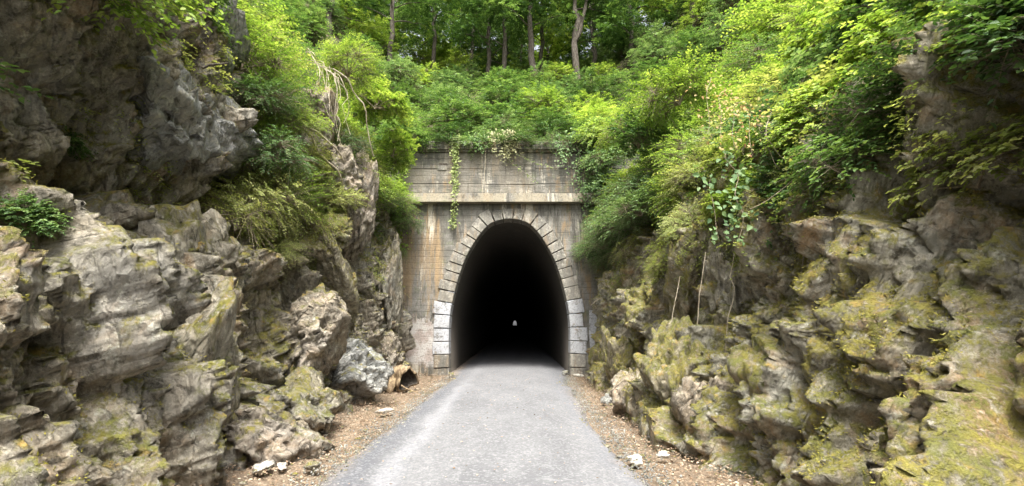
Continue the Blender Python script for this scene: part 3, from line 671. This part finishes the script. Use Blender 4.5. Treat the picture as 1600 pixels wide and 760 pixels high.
# ledge shrubs standing on the rock itself
LEDGE = [(-1, 8.0, 3.8, .60, 'olive', 'droopy'), (-1, 8.7, 4.2, .62, 'olive', 'feather'), (-1, 9.4, 4.2, .62, 'lime', 'droopy'), (-1, 9.0, 3.5, .46, 'olive', 'droopy'), (-1, 10.2, 3.9, .48, 'olive', 'droopy'), (-1, 10.0, 3.1, .3, 'olive', 'droopy'), (-1, 8.2, 4.8, .62, 'green', 'feather2'), (-1, 9.4, 5.2, .6, 'olive', 'feather'),
         (-1, 9.0, 5.8, .6, 'lime', 'feather'), (-1, 10.9, 4.7, .42, 'olive', 'feather2'), (-1, 11.6, 6.3, .5, 'dark', 'feather'), (-1, 8.5, 5.8, .75, 'green', 'feather'), (-1, 7.9, 5.8, .5, 'dark', 'feather2'), (-1, 15.6, 5.0, .55, 'green', 'feather2'), (-1, 16.8, 4.4, .42, 'green', 'droopy'), (-1, 17.0, 5.4, .6, 'green', 'feather'), (-1, 14.2, 6.2, .6, 'green', 'feather'),
         (-1, 10.6, 4.6, .55, 'olive', 'feather'), (-1, 11.4, 4.5, .42, 'olive', 'droopy'), (-1, 10.9, 5.3, .5, 'lime', 'feather2'), (-1, 9.9, 5.3, .55, 'olive', 'feather'), (-1, 11.8, 3.9, .32, 'olive', 'droopy'), (-1, 9.6, 3.3, .38, 'olive', 'feather'),
         (-1, 5.3, 3.9, .3, 'green', 'broad'), (-1, 4.0, 2.6, .3, 'green', 'broad'), (-1, 3.4, 3.8, .7, 'green', 'broad2'), (-1, 4.6, 5.4, .8, 'lime', 'broad2'),
         (1, 15.6, 4.2, .75, 'blue', 'feather'), (1, 14.2, 3.7, .75, 'blue', 'droopy'), (1, 12.8, 3.9, .7, 'olive', 'droopy'), (1, 11.4, 3.3, .55, 'olive', 'droopy'), (1, 12.4, 2.6, .42, 'olive', 'droopy'), (1, 16.8, 5.0, .8, 'blue', 'feather2'), (1, 17.0, 3.9, .55, 'blue', 'droopy'), (1, 13.4, 3.0, .45, 'lime', 'droopy'), (1, 11.8, 4.3, .8, 'green', 'layer'), (1, 10.4, 3.7, .5, 'olive', 'feather'), (1, 10.6, 4.6, .7, 'lime', 'layer'),
         (1, 9.8, 3.0, .3, 'olive', 'feather'), (1, 6.9, 3.7, .42, 'lime', 'broad'), (1, 6.1, 3.4, .40, 'green', 'broad'), (1, 7.4, 4.3, .5, 'olive', 'broad2'), (1, 6.6, 4.5, .55, 'green', 'broad2'), (1, 5.6, 4.2, .5, 'lime', 'broad'), (1, 4.9, 3.4, .5, 'green', 'broad2'), (1, 3.9, 3.0, .55, 'olive', 'broad'), (1, 3.6, 4.2, .7, 'lime', 'broad'), (1, 13.6, 4.6, .8, 'blue', 'layer'), (1, 14.9, 5.2, .85, 'green', 'layer'), (1, 9.6, 4.9, .55, 'olive', 'feather'), (1, 9.0, 5.3, .6, 'olive', 'layer'), (1, 10.3, 5.4, .7, 'lime', 'feather2'), (1, 8.2, 5.0, .5, 'green', 'broad'), (1, 7.8, 3.7, .36, 'olive', 'broad'),
         (1, 17.3, 6.0, .75, 'blue', 'feather'), (1, 17.2, 7.1, .85, 'green', 'broad'), (1, 16.9, 8.2, .95, 'green', 'feather2'), (1, 15.8, 6.4, .95, 'lime', 'feather')]
cnt = {-1: 0, 1: 0}
for side, y, z, sc, mat, key in LEDGE:
    p = cliff_pt(side, y, z)
    place_shrub(key, mat, (p[0] + ((.62 if z > 3.6 else .42) if side < 0 and 7.5 < y < 13.5 else (-.5 if side > 0 and (z > 5.9 or 8.5 < y < 10.5 and z > 4.8) else side * .02)), y, z - .08), sc, '%s %s clump rooted in the %s rock face, %s met walking from the portal toward the camera' % (LOOK[mat], SHAPE[key], 'left' if side < 0 else 'right', ''), 'clumps growing on the rock face', (0, -side * R(20)))
led = [o for o in COL.objects if o.get('group') == 'clumps growing on the rock face']
for side in (-1, 1):
    l_ = sorted([o for o in led if o.location.x * side > 0], key=lambda o: -o.location.y)
    for i, o in enumerate(l_):
        o['label'] = '%s clump on the %s rock face, %s from the portal' % (o['label'].split(' clump')[0], 'left' if side < 0 else 'right', 'first' if i == 0 else ORD[i])
LEAN = [(-4.1, 13.2, 8.3, .85, 'lime', 'broad', 'bright lime broad-leaved bush leaning over the left end of the parapet, upper one'),
        (-3.9, 14.6, 7.3, .7, 'lime', 'broad2', 'bright lime broad-leaved bush leaning over the left end of the parapet, lower one'),
        (-4.4, 11.6, 8.4, .9, 'lime', 'feather', 'feathery lime bush spilling over the roots on the left bank'),
        (3.9, 14.6, 8.2, .95, 'lime', 'feather2', 'feathery lime bush leaning over the right end of the parapet'),
        (3.7, 12.8, 6.9, .9, 'green', 'broad', 'mid green broad-leaved bush leaning out below the right end of the parapet'),
        (3.55, 17.0, 6.7, .75, 'blue', 'broad', 'cool pale green broad-leaved bush burying the right end of the cornice'),
        (3.45, 17.1, 7.9, .85, 'green', 'layer', 'layered mid green bush burying the right end of the parapet'),
        (3.3, 17.6, 9.2, .85, 'lime', 'broad2', 'lime broad-leaved bush standing on the right end of the coping'),
        (-4.3, 17.5, 9.1, .75, 'green', 'broad', 'mid green broad-leaved bush standing on the left end of the coping'),
        (4.3, 11.2, 7.4, .95, 'lime', 'layer', 'layered lime bush reaching out from the right bank above the rock hump')]
SPILL = [(-4.6, 7.7, 3.35, .62, 'olive', 'droopy', 'pale olive drooping clump just below the big dark overhanging boulder'),
        (-4.6, 8.3, 3.75, .72, 'olive', 'feather', 'large pale olive feathery clump spilling over the middle of the left ledge'),
        (-4.5, 9.1, 3.9, .68, 'lime', 'feather2', 'yellow green feathery clump in the middle of the left ledge'),
        (-4.4, 9.9, 3.75, .55, 'olive', 'feather', 'pale olive feathery clump at the far end of the left ledge'),
        (-4.3, 8.6, 2.95, .42, 'olive', 'droopy', 'small pale olive clump lowest on the left ledge'),
        (-4.7, 8.6, 4.9, .6, 'lime', 'feather', 'lime feathery clump directly right of the big dark overhanging boulder')]
SPILL += [(3.75, 6.9, 3.35, .42, 'blue', 'broad', 'cool green broad-leaved clump hanging low over the near right rock face'),
          (3.7, 7.8, 3.45, .45, 'lime', 'broad2', 'lime broad-leaved clump hanging at the middle of the right rock face'),
          (3.9, 6.0, 3.5, .42, 'olive', 'broad', 'olive broad-leaved clump hanging low at the near right edge'),
          (3.5, 9.2, 3.6, .5, 'olive', 'feather', 'pale olive feathery clump on the right rock face before the creeper'),
          (3.4, 10.6, 3.3, .5, 'olive', 'droopy', 'pale olive drooping clump on the right rock face toward the portal'),
          (3.85, 7.3, 4.3, .55, 'lime', 'layer', 'layered lime clump hanging above the creeper on the right')]
for x, y, z, sc, mat, key, lb in LEAN + SPILL:
    sp = lb in [q[6] for q in SPILL]
    place_shrub(key, mat, (x, y, z), sc, lb, 'clumps spilling over the rock faces' if sp else 'bushes leaning out over the cut', (0, -(1 if x > 0 else -1) * R(42 if sp else 25)))
# thicket above the portal
for ri, (y, z_off, stp, sc, rn) in enumerate(((18.1, .2, 1.0, .62, 'front'), (19.6, -.3, 1.9, .85, 'second'), (21.6, -.3, 2.4, 1.05, 'third'), (24.0, -.3, 2.8, 1.1, 'fourth'), (27.0, -.2, 3.0, 1.15, 'fifth'), (30.2, -.2, 3.2, 1.15, 'sixth'), (33.8, -.2, 3.4, 1.1, 'seventh'), (39, 0, 3.4, 1.4, 'eighth'))):
    W_ = 6.4 + ri * 2.3; x = -W_; k = 0
    while x < W_:
        yy = y + rs.uniform(-.3, .3); mat = rs.choice(['green', 'dark', 'green', 'blue', 'blue', 'dark'] if ri < 1 else ['green', 'green', 'lime', 'green', 'blue', 'blue', 'dark'] if ri < 5 else ['green', 'blue', 'lime'])
        key = rs.choice(['feather', 'broad2', 'layer', 'broad']) if ri < 1 else rs.choice(['tall', 'tall2'])
        place_shrub(key, mat, (x, yy, float(hill_z(x, yy)) + z_off), sc, '%s %s bush, %s row above parapet, %s' % (LOOK[mat], SHAPE[key], rn, 'leftmost' if k == 0 else ORD[k] + ' from the left'), 'bushes of the thicket above the parapet')
        k += 1; x += stp * rs.uniform(.8, 1.2)

# ------------------------------------------------------------------ trees behind the thicket
def tree(loc, h, lean, seed, mat, r0, label, crown_lo=.35, spread=3.2, leaf=.2, nsp=900, forked=False):
    rg = np.random.RandomState(seed); root = empty('forest_tree', loc, world=False); m = MB()
    top = np.array([lean[0] * h, lean[1] * h, h]); tr = wig(bez((0, 0, -.4), top * [.2, .2, .5], top, 14), .22, seed)
    m.tube(tr, r0, r0 * .25, 9, .06); ends = []
    if forked: br = wig(bez(tr[4], tr[4] + [1.1, 0, 2.2], tr[4] + [1.9, .2, h * .6], 10), .2, seed + 1); m.tube(br, r0 * .62, r0 * .2, 8, .05); ends += [br[6], br[9]]
    for i in range(13):
        t = crown_lo + (1 - crown_lo) * rg.rand() ** .8; a = tr[min(int(t * 13), 13)]; th = rg.uniform(0, 6.28); ln = spread * rg.uniform(.5, 1.1)
        e = a + np.array([math.cos(th) * ln, math.sin(th) * ln, rg.uniform(-.1, .9)]); m.tube(wig(bez(a, (a + e) / 2 + [0, 0, .5], e, 6), .1, i), r0 * .25, .02, 5); ends.append(e)
    m.build('trunk', M['bark'], root, smooth=True)
    E_ = np.array(ends); li = rg.randint(0, len(E_), nsp); u = nrm(rg.normal(size=(nsp, 3))); base = E_[li] + u * rg.uniform(.1, 1.35, (nsp, 1)) * [1.1, 1.1, .7]
    dirs = nrm(u * [1, 1, .3] + rg.normal(size=(nsp, 3)) * .3); V, F, tone, _ = make_sprays(rg, base, dirs, .7 * rg.uniform(.6, 1.3, nsp), 9, leaf, .6, .3)
    obj('crown', V, F, L[mat], root, attr=tone); tag(root, label, 'tree', 'trees on the hill above the tunnel'); return root
TREES = [(-13, 30, 13, 'lime'), (-9.5, 33, 14, 'green'), (-6.5, 36, 13, 'green'), (-3.6, 38.5, 14, 'blue'), (-1.9, 34.5, 13, 'dark'), (-.6, 33.6, 14, 'dark'), (1.6, 33.5, 15, 'green'), (2.5, 37, 14, 'green'), (4.9, 32.8, 14, 'green'), (6.9, 36.5, 14, 'dark'), (9.3, 33, 14, 'green'), (13, 30, 13, 'lime'),
         (-8, 43, 15, 'green'), (-3, 45, 15, 'lime'), (1, 44, 15, 'lime'), (4.5, 46, 15, 'lime'), (8.5, 44, 15, 'green'), (-16, 40, 14, 'green'), (-12, 44, 15, 'lime'), (12.5, 44, 15, 'lime'), (17, 40, 14, 'green'), (-5.5, 50, 16, 'lime'), (-1, 51, 16, 'lime'), (2.6, 50, 16, 'lime'), (6.6, 51, 16, 'lime'), (11, 51, 16, 'green'), (-10, 51, 16, 'lime'), (-11, 39.5, 12, 'blue'), (-4.8, 41, 12, 'lime'), (-.4, 41.5, 12, 'blue'), (3.6, 41, 12, 'lime'), (7.6, 40, 12, 'blue'), (11, 39.5, 12, 'green')]
fr = 0; bk = 0
for i, (x, y, h, mat) in enumerate(TREES):
    back = y > 39
    n_ = bk if back else fr
    lb = '%s tree, %s trunk, %s rank on the hill, %s' % (LOOK[mat], 'forked dark' if i == 8 else 'straight dark', 'far' if back else 'near', 'leftmost' if n_ == 0 else ORD[n_] + ' from the left')
    if back: bk += 1
    else: fr += 1
    tree((x, y, float(hill_z(x, y)) - .2), h, (rs.uniform(-.05, .05), rs.uniform(-.03, .03)), 100 + i, mat, (.22 if not back else .2) * (1.35 if i in (6, 8) else 1), lb, crown_lo=.42 if i in (6, 8) else (.04 if back else .2), forked=(i == 8), nsp=1100 if back else 800, leaf=.24 if back else .2)

# ------------------------------------------------------------------ vines and roots
def vine(name, label, cat, paths, r, leafmat=None, leaf=.06, dens=30, spread=.1, seed=0, stem='root', group=None, keep=.55):
    rg = np.random.RandomState(seed); root = empty(name, tuple(np.array(paths[0][0], float))); m = MB(); PS = []
    for p in paths:
        p = wig(p, .03, seed); m.tube(p, r, r * keep, 5); PS.append(p)
    m.build('stem', M[stem], root)
    if leafmat:
        B = []
        for p in PS:
            s = np.r_[0, np.cumsum(np.linalg.norm(np.diff(p, axis=0), axis=1))]; n = int(s[-1] * dens) + 2; t = rg.uniform(0, s[-1], n)
            B.append(np.stack([np.interp(t, s, p[:, k]) for k in range(3)], 1))
        B = np.concatenate(B); n = len(B); B = B + rg.normal(size=(n, 3)) * spread * [1, .35, .6] + [0, -.03, 0]
        D = nrm(rg.normal(size=(n, 3)) * [.8, .3, .5] + [0, -.25, -.5]); Nn = nrm(np.array([0, -.8, .5]) + rg.normal(size=(n, 3)) * .35)
        lf = leaf * rg.uniform(.6, 1.3, n); V, F = leaf_geo(B, D, Nn, lf, lf * .8)
        obj('foliage', V, F, L[leafmat], root, attr=np.repeat(np.clip(.5 + rg.normal(size=n) * .25, 0, 1), 2))
    tag(root, label, cat, group); return root
Y0 = PY - .2
def hang(x, z0, z1, y=PY - .3, n=12, sway=.08, s=0):
    z = np.linspace(z0, z1, n); return np.stack([x + sway * vnoise(np.stack([z, z * 0 + s, z * 0], 1) * 1.3, s), np.full(n, y) + np.where(z < 6.5, .14, 0), z], 1)
vine('ivy_strand', 'long narrow ivy strand hanging down the left part of the parapet past the cornice', 'vine', [hang(-2.24, 9.3, 5.5, s=1), hang(-2.2, 9.2, 7.3, s=2), hang(-2.3, 9.2, 8.3, s=3)], .009, 'ivy', .085, 85, .075, 1)
vine('vine_clump', 'pale dry-leaved vine clump draped over the middle of the parapet', 'vine', [hang(x, 9.5, z, s=i, sway=.2) for i, (x, z) in enumerate([(-.55, 8.6), (-.35, 8.2), (-.15, 8.4), (.05, 8.5), (.2, 8.8), (-.7, 8.9), (-.25, 8.7), (-.05, 8.9)])], .008, 'dry', .08, 70, .13, 2)
vine('trailing_vine', 'thin trailing vine crossing the parapet to the right of the dry clump', 'vine', [wig(bez((.1, PY - .2, 8.6), (.8, PY - .2, 8.2), (1.7, PY - .2, 8.0), 10), .08, 5), wig(bez((-.3, PY - .2, 8.5), (.5, PY - .15, 7.8), (1.0, PY - .15, 7.4), 10), .08, 6)], .007, 'ivy', .06, 26, .05, 3)
vine('vine_clump', 'leafy grey green vine hanging over the right part of the parapet', 'vine', [hang(x, 9.4, z, s=20 + i, sway=.2) for i, (x, z) in enumerate([(1.75, 8.5), (2.0, 8.0), (2.15, 8.4)])], .008, 'blue', .09, 50, .11, 4)
vine('vine_clump', 'leafy vine hanging at the right end of the parapet down past the cornice', 'vine', [hang(x, 9.4, z, s=30 + i, sway=.25) for i, (x, z) in enumerate([(2.6, 6.6), (2.95, 6.0), (3.2, 5.4)])], .009, 'blue', .09, 55, .15, 5)
vine('vine_clump', 'bright green vine curtain hanging at the left end of the parapet', 'vine', [hang(x, 9.2, z, y=PY - .45, s=40 + i, sway=.25) for i, (x, z) in enumerate([(-4.4, 5.0), (-4.3, 4.4), (-4.5, 6.0), (-4.2, 6.6)])], .008, 'lime', .10, 60, .15, 6)
vine('vine_clump', 'small leafy vine tuft drooping over the coping left of the dry clump', 'vine', [hang(x, 9.4, z, s=50 + i, sway=.2) for i, (x, z) in enumerate([(-1.5, 8.8), (-1.3, 8.6), (-1.1, 8.9)])], .007, 'green', .09, 80, .12, 7)
vine('bare_vine', 'bare pale vine stems running straight down the middle of the parapet', 'vine', [hang(-1.2, 9.0, 6.95, y=PY - .12, s=60, sway=.03), hang(-1.05, 8.8, 7.3, y=PY - .12, s=61, sway=.2)], .012)
vine('bare_vine', 'bare pale vine stem climbing the wall at the right of the arch', 'vine', [hang(2.6, 6.4, 3.2, y=PY - .1, s=62, sway=.12), hang(2.75, 6.3, 4.4, y=PY - .1, s=63, sway=.2)], .014)
vine('exposed_roots', 'tangle of pale bare roots hanging off the upper left cliff', 'roots', [wig(bez((-4.8 + .03 * i, 9.7 + .09 * i, 7.9 + .1 * math.sin(i)), (-4.4 + .04 * i, 9.6 + .08 * i, 7.9), (-4.4 + .05 * i + .15 * math.sin(i * 2.3), 9.7 + .09 * i, 7.3 - 1.3 * abs(math.sin(i * 2.9))), 12), .16, i * 3) for i in range(11)], .009, seed=8)
vine('exposed_roots', 'long pale root arching down through the lime foliage of the left bank', 'roots', [wig(bez((-4.3, 10.3, 7.8), (-3.6, 10.9, 7.7), (-3.55, 11.4, 6.0), 12), .05, 9)], .02, seed=9)
vine('exposed_roots', 'pale twisted root lying across the brown rocks of the upper left cliff', 'roots', [wig(bez((-5.0, 8.6, 6.3), (-4.3, 9.6, 6.0), (-3.95, 10.6, 4.9), 12), .12, 10), wig(bez((-4.4, 9.4, 5.9), (-4.1, 10.2, 5.8), (-4.0, 10.9, 5.6), 8), .1, 11)], .03, seed=10)
vine('bare_vine', 'bare vine looping out of the bushes at the right edge', 'vine', [wig(bez((3.35, 5.9, 4.2), (3.90, 5.9, 3.3), (4.15, 6.0, 4.7), 14), .04, 12), wig(bez((3.60, 6.0, 4.6), (3.30, 6.0, 4.0), (3.70, 5.9, 3.6), 10), .06, 13)], .007, seed=11)
vine('bare_vine', 'long bare pale vine hanging down the right edge in front of the rock', 'vine', [wig(bez((3.70, 5.6, 4.7), (3.75, 5.6, 3.4), (3.50, 5.7, 2.2), 14), .05, 14), wig(bez((3.70, 5.6, 3.8), (3.30, 5.6, 3.2), (3.00, 5.7, 3.1), 8), .05, 15)], .007, seed=12, stem='twig')
vine('young_creeper', 'leafy creeper with large pale leaves trailing over the right rock face', 'vine', [wig(bez((3.20, 6.6, 4.3), (3.15, 6.3, 3.6), (3.10, 6.2, 2.85), 12), .08, 16), wig(bez((3.00, 6.7, 4.0), (2.85, 6.5, 3.3), (2.90, 6.5, 2.9), 10), .08, 17), wig(bez((3.15, 6.4, 3.3), (3.35, 6.3, 2.9), (3.55, 6.3, 2.7), 8), .05, 18)], .006, 'blue', .085, 34, .1, 13, 'twig')
vine('young_creeper', 'reddish-tipped creeper sprays in front of the right bank bushes', 'vine', [wig(bez((3.2 + .2 * i, 6.9, 5.6 - .2 * i), (2.95 + .15 * i, 6.5, 5.1), (2.8 + .2 * i, 6.3, 4.4 - .1 * i), 9), .08, 19 + i) for i in range(5)], .005, 'pink', .05, 34, .14, 14, 'twig')
vine('bare_vine', 'thin bare stems dangling down the mossy right rock face', 'vine', [wig(np.stack([np.linspace(x, x - .35, 10), np.full(10, y), np.linspace(z, z - 2.0, 10)], 1), .06, 30 + i) for i, (x, y, z) in enumerate([(3.15, 7.6, 2.9), (2.95, 8.3, 2.6), (3.4, 7.0, 2.9)])], .008, seed=15)
vine('bare_vine', 'long bare twig sticking out from the right rock toward the arch', 'vine', [wig(bez((3.5, 13.5, 2.9), (3.0, 13.8, 2.9), (2.35, 14.3, 2.4), 8), .03, 41)], .012, seed=16)
vine('fallen_stick', 'dark stick lying on the big grey boulder at the left edge', 'stick', [[(-4.0, 5.55, 4.95), (-3.95, 5.6, 5.02), (-3.75, 5.7, 5.12)]], .02, seed=17, stem='bark')

# hollow log by the left verge
root = empty('hollow_log', (-3.0, 12.4, .2)); n, k = 14, 20
path = bez((-3.4, 12.75, .04), (-3.3, 13.5, .62), (-2.78, 13.0, .34), n); V = []; 
for ring, rr in ((0, 1.0), (1, .84)):
    for i in range(n):
        t = path[min(i + 1, n - 1)] - path[max(i - 1, 0)]; t /= np.linalg.norm(t); a = nrm(np.cross(t, (0, 0, 1.))); b_ = np.cross(t, a)
        for j in range(k):
            th = 2 * math.pi * j / k; r = .22 * rr * (1 + .5 * i / n) * (1 + .16 * math.sin(3 * th + i * .4) + .08 * math.sin(7 * th + i))
            V.append(path[i] + (a * math.cos(th) + b_ * math.sin(th)) * r + t * (.05 * math.sin(5 * th) if i == n - 1 else 0))
F = []; G = []
for ring in (0, 1):
    for i in range(n - 1):
        for j in range(k):
            q = ring * n * k; f = (q + i * k + j, q + i * k + (j + 1) % k, q + (i + 1) * k + (j + 1) % k, q + (i + 1) * k + j); (F if ring == 0 else G).append(f if ring == 0 else f[::-1])
for i in (0, n - 1):
    for j in range(k): f = (i * k + j, i * k + (j + 1) % k, n * k + i * k + (j + 1) % k, n * k + i * k + j); F.append(f[::-1] if i == 0 else f)
obj('trunk', V, F, M['log'], root, smooth=True); obj('hollow', V, G, M['bark'], root, smooth=True)
m = MB(); m.tube(wig(bez((-2.95, 12.95, .2), (-2.75, 12.6, .16), (-2.4, 12.5, .1), 8), .02, 3), .025, .012, 6); m.build('branch', M['log'], root)
tag(root, 'bent hollow log with an open dark end lying at the left foot of the cliff', 'log')

# ------------------------------------------------------------------ leaf litter, moss and straw on the rock
rg = np.random.RandomState(19); n = 420; y = rg.uniform(3, 17.5, n); x = np.clip(rg.normal(-.3, 1.2, n), -2, 1.5)
P = np.stack([x, y, .022 + .075 * (1 - (np.abs(x + .3) / 1.9) ** 3.2).clip(0, 1) + .018 + 0 * x], 1); lf = rg.uniform(.02, .045, n)
V, F = leaf_geo(P, nrm(rg.normal(size=(n, 3)) * [1, 1, .1]), nrm(np.array([0, 0, 1.]) + rg.normal(size=(n, 3)) * .25), lf, lf * .6)
tag(obj('fallen_leaves', V, F, L['litter'], attr=np.repeat(rg.rand(n), 2)), 'a few fallen leaves scattered over the gravel path', 'leaf litter', kind='stuff')
rg = np.random.RandomState(9); n = 15000
sd_ = rg.choice([-1, 1], n); y = rg.uniform(2.5, 18, n); u_ = rg.rand(n) ** .8
x = np.where(sd_ < 0, -2.05 - u_ * 1.7, np.interp(y, [0, 11, 18], [1.5, 1.65, 2.05]) + u_ * 1.1); 
P = np.stack([x, y, np.full(n, .025) + .09 * sst((np.abs(x + .1) - 2.6) / 1.2) + rg.rand(n) * .02], 1)
D = nrm(rg.normal(size=(n, 3)) * [1, 1, .15]); Nn = nrm(np.array([0, 0, 1.]) + rg.normal(size=(n, 3)) * .3); lf = rg.uniform(.018, .05, n)
V, F = leaf_geo(P, D, Nn, lf, lf * .55); tag(obj('leaf_litter', V, F, L['litter'], attr=np.repeat(rg.rand(n), 2)), 'dry brown leaf litter along the foot of both cliffs', 'leaf litter', kind='stuff')
def rock_cover(cl, side, n, mat, name, label, ln, wd, thr, hang_, seed, zr=(.3, 7), nscale=1.3, nthr=.05, yr=(2.5, 17.5)):
    o, V, nu, nv = cl; me = o.data; NV = np.empty(len(V) * 3, np.float32); me.vertices.foreach_get('normal', NV); NV = NV.reshape(-1, 3).astype(float)
    if (NV[:, 0] * -side).mean() < 0: NV = -NV
    rg = np.random.RandomState(seed); ok = (NV[:, 2] > thr) & (V[:, 2] > zr[0]) & (V[:, 2] < zr[1]) & (V[:, 1] > yr[0]) & (V[:, 1] < yr[1])
    ok &= fbm(V * nscale, 3, seed) > nthr
    idx = rg.choice(np.where(ok)[0], n); P = V[idx] + rg.normal(size=(n, 3)) * .015; N_ = NV[idx]
    D = nrm(N_ * (1 - hang_) + np.array([0, 0, -1.]) * hang_ + rg.normal(size=(n, 3)) * .35); Nn = nrm(N_ + rg.normal(size=(n, 3)) * .3 + 1e-3)
    l_ = ln * rg.uniform(.5, 1.5, n); A_, F = leaf_geo(P, D, Nn, l_, wd * rg.uniform(.7, 1.3, n), .1)
    tone = np.clip(.5 + .35 * fbm(P * 3, 2, 77) + rg.normal(size=n) * .15, 0, 1)
    tag(obj(name, A_, F, L[mat], attr=np.repeat(tone, 2)), label, 'moss' if 'moss' in name else 'grass', kind='stuff')
rock_cover(cliffR, 1, 80000, 'mossblade', 'moss', 'yellow green moss fuzz on the right rock face', .028, .009, .15, .25, 3, nthr=-.05)
rock_cover(cliffL, -1, 20000, 'mossblade', 'moss', 'yellow green moss fuzz on the left rock face', .028, .009, .3, .25, 4, nthr=.15)
rock_cover(cliffR, 1, 5000, 'straw', 'dry_grass', 'straw-coloured dry grass hanging on the right rock face', .11, .0045, .2, .75, 5, (1.2, 7), 1.6, .2, (5.5, 17.5))
rock_cover(cliffL, -1, 3500, 'straw', 'dry_grass', 'straw-coloured dry grass hanging on the left rock face', .10, .0045, .25, .75, 6, (1.8, 7), 1.6, .2, (5.5, 17.5))
# bright moss patch on the rock at the right foot of the portal
rg = np.random.RandomState(6); n = 1500; u = nrm(rg.normal(size=(n, 3)) * [.5, .35, .5] + [-.35, -.9, .1]); P = np.array([2.93, 14.75, .42]) + u * [.16, .1, .15] + [0, .0, 0]
A_, F = leaf_geo(P, nrm(u + rg.normal(size=(n, 3)) * .4), nrm(rg.normal(size=(n, 3))), np.full(n, .04), np.full(n, .015)); tag(obj('moss_patch', A_, F, L['freshmoss'], attr=np.repeat(rg.rand(n), 2)), 'bright green moss patch on the rock at the right foot of the portal', 'moss', kind='stuff')
# low green plants on the rock
def leafy_cover(cl, side, n, mat, label, seed, zr, leaf=.05, nthr=.25, yr=(2.5, 17.5), name='ground_plants'):
    o, V, nu, nv = cl; rg = np.random.RandomState(seed)
    ok = (V[:, 2] > zr[0]) & (V[:, 2] < zr[1]) & (V[:, 1] > yr[0]) & (V[:, 1] < yr[1]) & (fbm(V * .9, 3, seed) > nthr)
    idx = rg.choice(np.where(ok)[0], n); base = V[idx] + np.array([-side * .02, 0, .01]); d = nrm(np.array([-side * .7, 0, .25]) + rg.normal(size=(n, 3)) * .55)
    A_, F, tone, _ = make_sprays(rg, base, d, rg.uniform(.12, .3, n), 7, leaf, .5, .6)
    tag(obj(name, A_, F, L[mat], attr=tone), label, 'plants', kind='stuff')
leafy_cover(cliffL, -1, 3000, 'olive', 'small olive green plants clinging to the upper left rock', 21, (2.9, 8))
leafy_cover(cliffR, 1, 3500, 'olive', 'small olive green plants clinging to the upper right rock', 22, (2.6, 7))
leafy_cover(cliffR, 1, 11000, 'green', 'green undergrowth under the shrubs of the right bank', 23, (4.3, 16), .075, -.3, (1, 19), 'undergrowth')
leafy_cover(cliffL, -1, 11000, 'green', 'green undergrowth under the shrubs of the left bank', 24, (6.6, 16), .075, -.3, (1, 19), 'undergrowth')
for o in list(COL.objects):
    for q_ in ('o3', 'p'):
        if q_ in o.keys(): del o[q_]
